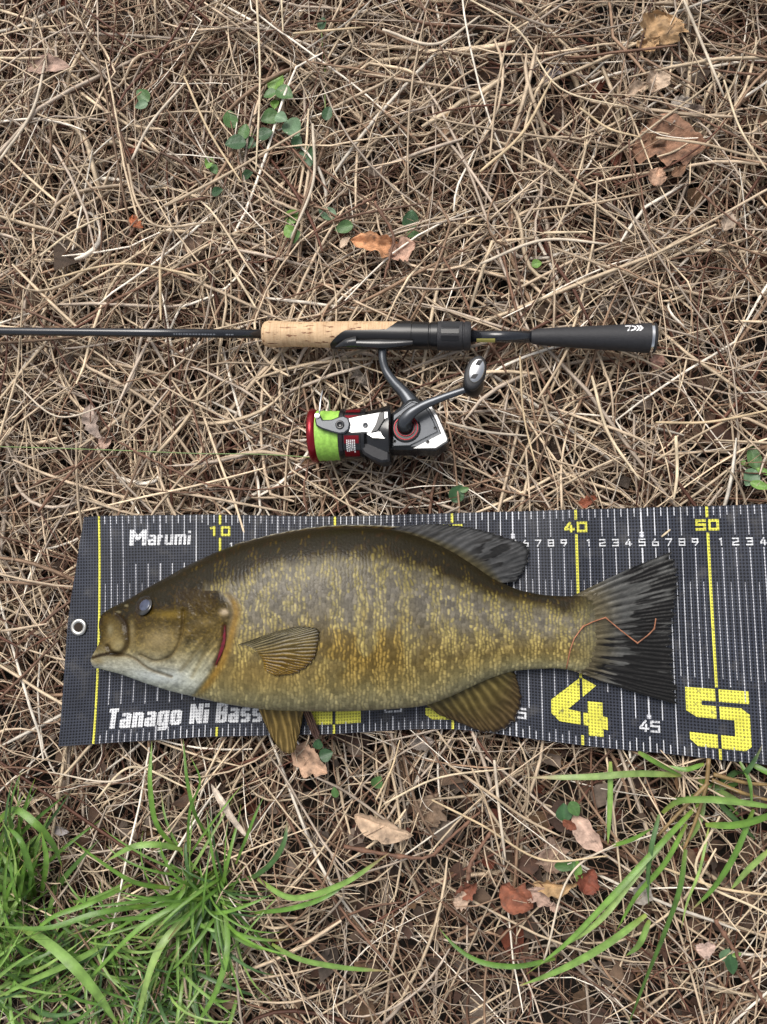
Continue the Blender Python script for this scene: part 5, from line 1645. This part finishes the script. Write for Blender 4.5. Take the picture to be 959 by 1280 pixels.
def seedling(label, leaves, group=None):
    x, y = leaves[0][0], leaves[0][1]
    root = empty('seedling', W(x, y, -.012), label, 'seedling', group)
    cx = sum(l[0] for l in leaves) / len(leaves); cy = sum(l[1] for l in leaves) / len(leaves)
    for n, (lx, ly, L, w, a, col) in enumerate(leaves):
        z = -.002 + .003 * (n % 3)
        link('leaf', leaf_mesh(lx, ly, L, w, a, z, np.array(col) * random.uniform(.9, 1.1), .25, .15, .25, .04, (random.gauss(0, .12), random.gauss(0, .12)), seed=int(lx * 7 + ly)), root)
        mb = MB(); p0 = W(cx, cy, -.024); p1 = W(lx - math.cos(math.radians(a)) * L * .45, ly + math.sin(math.radians(a)) * L * .45, z - .001)
        tube(mb, [p0, (p0 + p1) / 2 + np.array([0, 0, .003]), p1], [.0008, .0007, .0005], 5)
        mb.build('stalk', M['grass_stalk'], root)


M['grass_stalk'] = material('seedling_stalk', (.16, .22, .06), .5, var=.3)
seedling('bright green seedling of many round leaves growing out of thick straw', [(346, 103, 26, 22, 60, LG), (338, 118, 18, 15, 200, MG), (356, 117, 24, 20, -30, MG), (344, 131, 14, 11, 270, LG),
         (338, 148, 24, 21, 200, MG), (352, 148, 18, 16, 330, BG), (367, 162, 34, 25, 300, BG), (385, 197, 30, 24, 290, DG), (372, 178, 16, 14, 60, DG)])
seedling('dark green seedling with overlapping rounded leaves beside the many-leaved seedling', [(289, 150, 22, 18, 100, MG), (306, 165, 20, 16, 80, MG), (295, 180, 26, 22, 190, DG), (312, 180, 20, 17, 340, DG), (332, 168, 20, 18, 20, DG)])
seedling('tiny light green sprout with two narrow leaves among pale stalks', [(262, 203, 17, 12, 110, LG), (268, 212, 14, 11, 300, MG), (262, 207, 10, 8, 30, LG)])
seedling('lone pair of oval green leaves near the pinkish curled leaf', [(179, 120, 22, 17, 135, MG), (177, 132, 18, 12, 190, BG)])
seedling('pale olive leaves half buried under crossing stalks', [(310, 219, 16, 12, 20, DG), (272, 240, 16, 12, 10, DG)])
seedling('yellow green seedling with a crinkled leaf pair beside oval grey-green leaves', [(366, 271, 20, 17, 45, LG), (362, 289, 18, 16, 120, LG), (369, 296, 18, 14, 260, MG)])
seedling('pair of smooth oval grey-green leaves above the orange dead leaf', [(409, 267, 27, 18, 145, BG), (430, 285, 24, 17, 190, MG)])
seedling('single dark green oval leaf to the side of the orange dead leaf', [(514, 276, 24, 21, 85, DG), (517, 293, 18, 10, 0, MG)])
seedling('small yellow-green leaf bud lying alone on straw above the rod', [(671, 330, 13, 12, 10, LG)])
seedling('dark green leaf standing between straws close to the mat top edge', [(572, 617, 24, 20, 60, DG), (581, 612, 12, 8, 20, MG)])
seedling('green seedling with a tall oval leaf growing beside the mat edge', [(941, 571, 32, 17, 100, MG), (938, 597, 24, 20, 240, BG), (950, 607, 24, 12, 340, LG), (928, 577, 8, 8, 90, LG), (955, 590, 20, 8, 330, LG)])
seedling('two dark round leaves poking out beside the pelvic fin', [(398, 930, 13, 12, 90, DG), (408, 943, 18, 17, 20, DG)])
seedling('small round dark leaf in a hollow below the mat', [(472, 977, 17, 15, 60, MG)])
seedling('tiny oval bright leaf between straws below the pelvic fin', [(419, 990, 14, 10, 100, MG)])
seedling('pair of folded round dark leaves beside the pinkish pointed leaf', [(705, 1015, 22, 20, 90, DG), (718, 1011, 20, 15, 300, MG)])
seedling('green shoot with one drooping narrow leaf beside the curled tan leaf', [(709, 1081, 32, 14, 10, MG), (723, 1092, 32, 10, 275, LG), (716, 1085, 18, 6, 260, MG)])
seedling('glossy dark green curled leaf shoot under the long grass blade', [(907, 1193, 18, 15, 60, BG), (914, 1205, 26, 15, 280, DG), (921, 1193, 12, 6, 20, LG)])
seedling('faint green leaf under stalks near the bail wire', [(403, 30, 16, 12, 80, DG), (410, 142, 18, 14, 70, DG)])

LEAF_DULL = .86
PINK, TAN, ORG, RED, GREY, BRN, PALE = hexs(172, 144, 128), hexs(178, 144, 104), hexs(204, 148, 106), hexs(126, 72, 50), hexs(156, 146, 136), hexs(124, 92, 68), hexs(196, 172, 148)


def dead_leaf(label, x, y, L, w, a, col, rag=.5, curl=.4, cup=.5, z=.002, tip=.2, seed=None, extra=(), group=None):
    root = None
    z = z - .006
    col = np.array(col) * LEAF_DULL
    me = leaf_mesh(x, y, L, w, a, z, col, cup, curl, tip, rag, (random.gauss(0, .1), random.gauss(0, .1)), 'dead', 'leaf_blade', seed if seed is not None else int(x * 3 + y), .7)
    if not extra:
        o = link('dead_leaf', me)
        return tag(o, label, 'dead leaf', group)
    root = empty('dead_leaf', W(x, y, z), label, 'dead leaf', group)
    link('leaf_blade', me, root)
    for (ex, ey, eL, ew, ea, ec) in extra:
        link('leaf_blade', leaf_mesh(ex, ey, eL, ew, ea, z + .003, np.array(ec) * LEAF_DULL, cup, -curl, tip, rag, (random.gauss(0, .15), random.gauss(0, .15)), 'dead', 'leaf_blade', int(ex + ey), .7), root)
    return root


dead_leaf('pinkish brown curled dead leaf lying alone on pale straw', 62, 86, 62, 22, -8, PINK, .3, .25, .6, .006)
dead_leaf('torn tan dead leaf standing at the dark hollow', 826, 40, 42, 44, 70, TAN, .7, .4, .5, .002, extra=[(810, 54, 30, 22, 20, TAN)])
dead_leaf('pale curled dead leaf broken into two shells', 818, 104, 28, 26, 70, PALE, .5, .5, .9, .004, extra=[(796, 114, 34, 16, 30, PALE)])
dead_leaf('wide brown dead leaf spread under crossing stalks', 835, 188, 88, 50, -5, hexs(150, 112, 88), .6, .3, .3, -.004, extra=[(822, 165, 50, 26, 70, BRN), (872, 186, 36, 26, 10, hexs(146, 104, 74))])
dead_leaf('small peach dead leaf scrap below the wide brown leaf', 822, 222, 24, 24, 80, hexs(186, 150, 124), .4, .3, .5, .004, extra=[(848, 214, 24, 12, 40, BRN)])
dead_leaf('orange crinkled dead leaf with a folded pink flap', 470, 309, 62, 36, 170, ORG, .45, .25, .5, .008, extra=[(503, 313, 36, 26, 20, hexs(196, 158, 136)), (432, 304, 20, 10, 60, PALE)])
dead_leaf('grey pink withered leaf strip hanging between straws below the blank', 121, 528, 52, 20, -65, hexs(170, 152, 140), .5, .4, .7, .003, extra=[(132, 553, 16, 14, 20, PINK)])
dead_leaf('small rust orange leaf scraps near a hollow', 172, 279, 26, 14, -40, hexs(168, 98, 62), .6, .3, .5, .0, extra=[(166, 188, 18, 12, 60, RED)])
dead_leaf('grey brown dead leaf tucked beneath straw', 248, 303, 42, 34, 100, hexs(140, 116, 98), .5, .3, .4, -.004, extra=[(269, 304, 16, 14, 0, hexs(184, 144, 122))])
dead_leaf('tan pointed dead leaf lying under the pelvic fin tip', 388, 950, 54, 30, -30, hexs(184, 150, 124), .4, .3, .4, -.002)
dead_leaf('long pale brown dead leaf bent like a boomerang', 480, 1030, 78, 28, -12, hexs(186, 160, 134), .35, .4, .6, .002)
dead_leaf('pinkish pointed dead leaf beside the round dark leaves', 735, 1041, 54, 24, -50, hexs(192, 162, 144), .25, .2, .3, .003, extra=[(712, 1031, 20, 12, -30, RED)])
dead_leaf('tan curled dead leaf with a rolled lip', 694, 1104, 56, 24, 5, hexs(178, 146, 106), .4, .5, .8, .002, extra=[(735, 1100, 30, 24, 60, hexs(118, 62, 44))])
dead_leaf('rusty red wet dead leaf with a pink upper half', 646, 1119, 46, 28, -30, hexs(132, 78, 55), .5, .3, .4, .0, extra=[(674, 1121, 36, 20, -35, PINK), (694, 1134, 14, 14, 0, PINK)])
dead_leaf('rusty red dead leaf with a grey crumpled edge', 583, 1112, 34, 24, 40, hexs(124, 74, 54), .6, .3, .5, .0, extra=[(578, 1126, 24, 18, 10, hexs(170, 146, 126))])
dead_leaf('pale pink dead leaf chip on dark soil', 882, 1184, 24, 22, 20, hexs(192, 166, 152), .35, .3, .4, .002)
dead_leaf('long pale twisted dead leaf strip below the mat lettering', 290, 1014, 86, 10, -48, hexs(196, 182, 166), .3, .3, .9, .008)
dead_leaf('short grey dead leaf strip beside the thick grass tuft', 77, 1037, 26, 10, -5, hexs(166, 158, 156), .3, .2, .6, .004)
dead_leaf('grey rounded dead leaf scrap at the mat edge', 527, 927, 34, 16, 10, hexs(150, 138, 128), .4, .3, .5, -.004)
dead_leaf('grey curled dead leaves in the hollow above the wide brown leaf', 853, 132, 30, 18, -35, GREY, .6, .5, .8, .0, extra=[(838, 150, 26, 12, 80, GREY), (870, 138, 24, 14, 10, hexs(136, 120, 108))])
dead_leaf('pale upright dead leaf flake caught on straws', 908, 276, 28, 16, 80, hexs(192, 172, 152), .4, .3, .6, .004)
dead_leaf('reddish dead leaf tip showing above the mat edge', 735, 627, 26, 18, 20, hexs(146, 84, 60), .4, .3, .4, -.003)
dead_leaf('pink brown dead leaf chip beside the butt cap', 822, 452, 22, 24, 60, hexs(164, 128, 112), .4, .3, .5, .0)
dead_leaf('grey ridged curled leaf lying beneath the long grass blades', 801, 1113, 34, 20, 65, hexs(172, 164, 154), .3, .2, 1.2, .002)
dead_leaf('brown dead leaf sunk under stalks beside the twisted strip', 560, 172, 34, 18, -35, hexs(164, 134, 108), .4, .4, .5, .0)
dead_leaf('grey mottled dead leaf flattened beside the reel foot', 452, 470, 32, 20, -50, hexs(158, 146, 134), .6, .3, .4, -.006)
dead_leaf('dull brown dead leaf partly buried below the boomerang leaf', 540, 1010, 44, 30, 60, hexs(138, 116, 96), .6, .3, .5, -.010)
dead_leaf('grey flat dead leaf resting on soil between red leaves', 690, 1068, 44, 36, 100, hexs(146, 122, 106), .4, .3, .3, -.008)
dead_leaf('curled purple grey dead leaf in a dark hollow near the grey leaf scrap', 690, 100, 36, 22, 40, hexs(138, 128, 126), .6, .4, .6, -.008)

# ------------------------------------------------------------------ twigs, tendril and the boldest stalks
def twig(label, pts, r, mat_, z=.006, zs=None, nodes=0, name='twig', cat='twig'):
    mb = MB()
    n = 26
    q = smooth_path(np.array(pts, float), n)
    zz = np.full(n, z) if zs is None else np.interp(np.linspace(0, 1, n), np.linspace(0, 1, len(zs)), zs)
    P = np.array([W(x, y, z_) for (x, y), z_ in zip(q, zz)])
    P[:, :2] += rng.normal(0, .0003, (n, 2))
    rad = np.linspace(r, r * .6, n)
    for k in range(nodes):
        i = int((k + .5) / nodes * n); rad[i] *= 1.7
    tube(mb, P, rad, 7)
    o = mb.build(name, mat_)
    tag(o, label, cat)
    return o


TWN = lambda x, y: float(fish_hz(x, y))
tp = [(708, 836), (713, 812), (718, 798), (729, 783), (742, 777), (757, 772), (775, 787), (797, 804), (810, 794), (818, 786), (820, 773)]
tz = [max(TWN(x, y), .008) + .0016 for x, y in tp[:6]] + [.013, .0115, .0125, .013, .014]
mb = MB()
P = np.array([W(x, y, z) for (x, y), z in zip(tp, tz)])
PP = np.concatenate([np.linspace(P[i], P[i + 1], 5)[:-1] for i in range(len(P) - 1)] + [P[-1:]])
rd = np.full(len(PP), .00048)
for k in (12, 20, 28, 36): rd[k] = .0008
tube(mb, PP, rd, 7)
tag(mb.build('tendril', M['tendril']), 'thin zigzag reddish tendril lying across the tail of the fish', 'tendril')
twig('reddish brown vine crossing above the orange dead leaf', [(470, 245), (440, 262), (405, 282), (385, 298)], .0011, M['twig'], .009, nodes=3)
twig('dark purple brown twig lying over the orange dead leaf', [(468, 252), (482, 275), (492, 295), (488, 320), (480, 350)], .0013, M['twig'], .016, nodes=3)
twig('thin brown twig hanging down beside the wide brown leaf', [(786, 175), (790, 205), (800, 230), (806, 262), (812, 290)], .0008, M['twig'], .010, nodes=2)
twig('short thick red brown twig slanting across straw in the upper field', [(685, 185), (700, 205), (718, 222), (735, 238)], .0014, M['twig'], .010, nodes=3)
twig('brown twig rising from the spool lip into straw', [(384, 640), (380, 612), (384, 588), (386, 575)], .0011, M['twig'], .002, nodes=2)
twig('long brown vine arching beneath the reel spool', [(150, 553), (200, 580), (260, 605), (320, 612), (375, 606)], .0010, M['twig'], .009, nodes=4)
twig('red brown twig under the blank beside withered leaf strip', [(48, 640), (80, 600), (110, 570), (124, 556)], .0012, M['twig'], .008, nodes=3)
twig('straight dark twig pointing to the mat top edge', [(408, 590), (422, 628), (424, 642)], .0012, M['twig'], -.002, nodes=2)
twig('brown forked twig lying below the mat near the boomerang leaf', [(430, 1058), (500, 1070), (535, 1072), (560, 1050), (600, 1015)], .0016, M['twig'], .008, nodes=4)
twig('long slanting brown twig on the dark soil under the grass plant', [(895, 1150), (925, 1200), (960, 1260)], .0016, M['twig'], .006, nodes=3)
twig('upright grey brown twig above the rusty crumpled leaf', [(585, 1100), (588, 1080), (600, 1060), (618, 1035)], .0018, M['twig'], .008, nodes=3)
twig('reddish vine stretched over straw near the upper corner hollow', [(870, 235), (900, 262), (935, 290), (975, 320)], .0009, M['twig'], .009, nodes=3)

STALKS = [[(580, -5), (645, 35), (700, 110), (782, 134)], [(725, 135), (760, 160), (802, 172)], [(665, 262), (740, 254), (805, 242)], [(478, 37), (545, 55), (600, 20)], [(680, 291), (735, 290)],
          [(230, 95), (262, 165), (302, 228)], [(208, 257), (280, 220), (382, 160)], [(391, 155), (392, 225), (364, 298)], [(321, -5), (325, 90), (320, 215)], [(366, 42), (457, 34)], [(160, 205), (172, 255), (185, 275), (270, 278)],
          [(165, 200), (185, 160), (230, 105)], [(352, 0), (354, 40)], [(650, 445), (655, 520), (672, 590)], [(672, 500), (700, 455), (718, 420)], [(558, 528), (610, 540), (662, 545)], [(283, 325), (305, 360), (320, 385)],
          [(200, 330), (201, 400)], [(820, 172), (880, 180), (940, 195), (975, 198)], [(600, 330), (680, 300), (760, 305)], [(845, 545), (846, 600), (842, 625)], [(820, 528), (880, 528), (965, 512)], [(820, 575), (880, 540), (930, 515)],
          [(210, 940), (150, 975), (60, 965)], [(120, 1000), (160, 960), (235, 985)], [(540, 1000), (600, 1030), (680, 1075), (760, 1070)], [(590, 960), (610, 1010), (628, 1080)], [(618, 950), (625, 1020), (632, 1075)],
          [(480, 1005), (540, 975), (640, 960)], [(470, 1000), (490, 960), (500, 925)], [(560, 955), (610, 990), (660, 1025), (700, 1045)], [(680, 1200), (725, 1080), (770, 1055)], [(900, 1020), (870, 1090), (945, 1135), (975, 1150)],
          [(830, 1085), (900, 1110), (970, 1120)], [(20, 130), (70, 150), (140, 140)], [(0, 200), (40, 140), (60, 60)], [(50, 320), (90, 290), (130, 270)], [(600, 215), (650, 170), (690, 100)], [(612, 200), (622, 110), (640, 20)],
          [(855, 0), (880, 60), (905, 120)], [(905, 100), (925, 160), (960, 215)], [(250, 345), (150, 330), (60, 350)], [(215, 475), (235, 500), (290, 470)], [(20, 480), (70, 520), (150, 500)], [(740, 470), (760, 540), (800, 600)]]
for n, st in enumerate(STALKS):
    mb = MB()
    m = 22
    q = smooth_path(np.array(st, float), m)
    z = .0085
    P = np.array([W(x, y, z + .002 * math.sin(k * .4 + n)) for k, (x, y) in enumerate(q)])
    pxs, pys = q[:, 0], q[:, 1]
    lowm = in_mat(pxs, pys, 8) > 0
    P[lowm, 2] = -.001
    r0 = rng.uniform(.0008, .0014)
    tube(mb, P, np.interp(np.linspace(0, 1, m), [0, .1, .8, 1], [.8, 1, .9, .55]) * r0, 7, .8)
    col = [hexs(202, 184, 154), hexs(190, 168, 134), hexs(172, 152, 126), hexs(192, 178, 158)][n % 4]
    key = 'stalk_%d' % (n % 4)
    if key not in M: M[key] = material('pale_stalk', col, .55, var=.25, nscale=90, bump=.0003, bscale=600)
    o = mb.build('straw_stalk', M[key])
    ln_ = np.linalg.norm(P[-1] - P[0])
    my = float(np.mean(pys))
    where = 'beyond the rod' if my < 400 else ('between the rod and the mat' if my < 640 else 'on the grassy side of the mat')
    tag(o, '%s %s dry stalk on the straw %s' % ('long' if ln_ > .075 else 'short', ['cream', 'golden tan', 'dull tan', 'greyish pale'][n % 4], where), 'stalk', 'loose thick stalks on the straw')

mb = MB()
tube(mb, [W(827, 671, MATZ + .0022), W(832, 667, MATZ + .0025), W(838, 662, MATZ + .0024)], [.0007, .0009, .0006], 6)
tag(mb.build('straw_bit', M['stalk_0']), 'tiny pale straw bit lying on the mat near the numerals', 'straw bit')
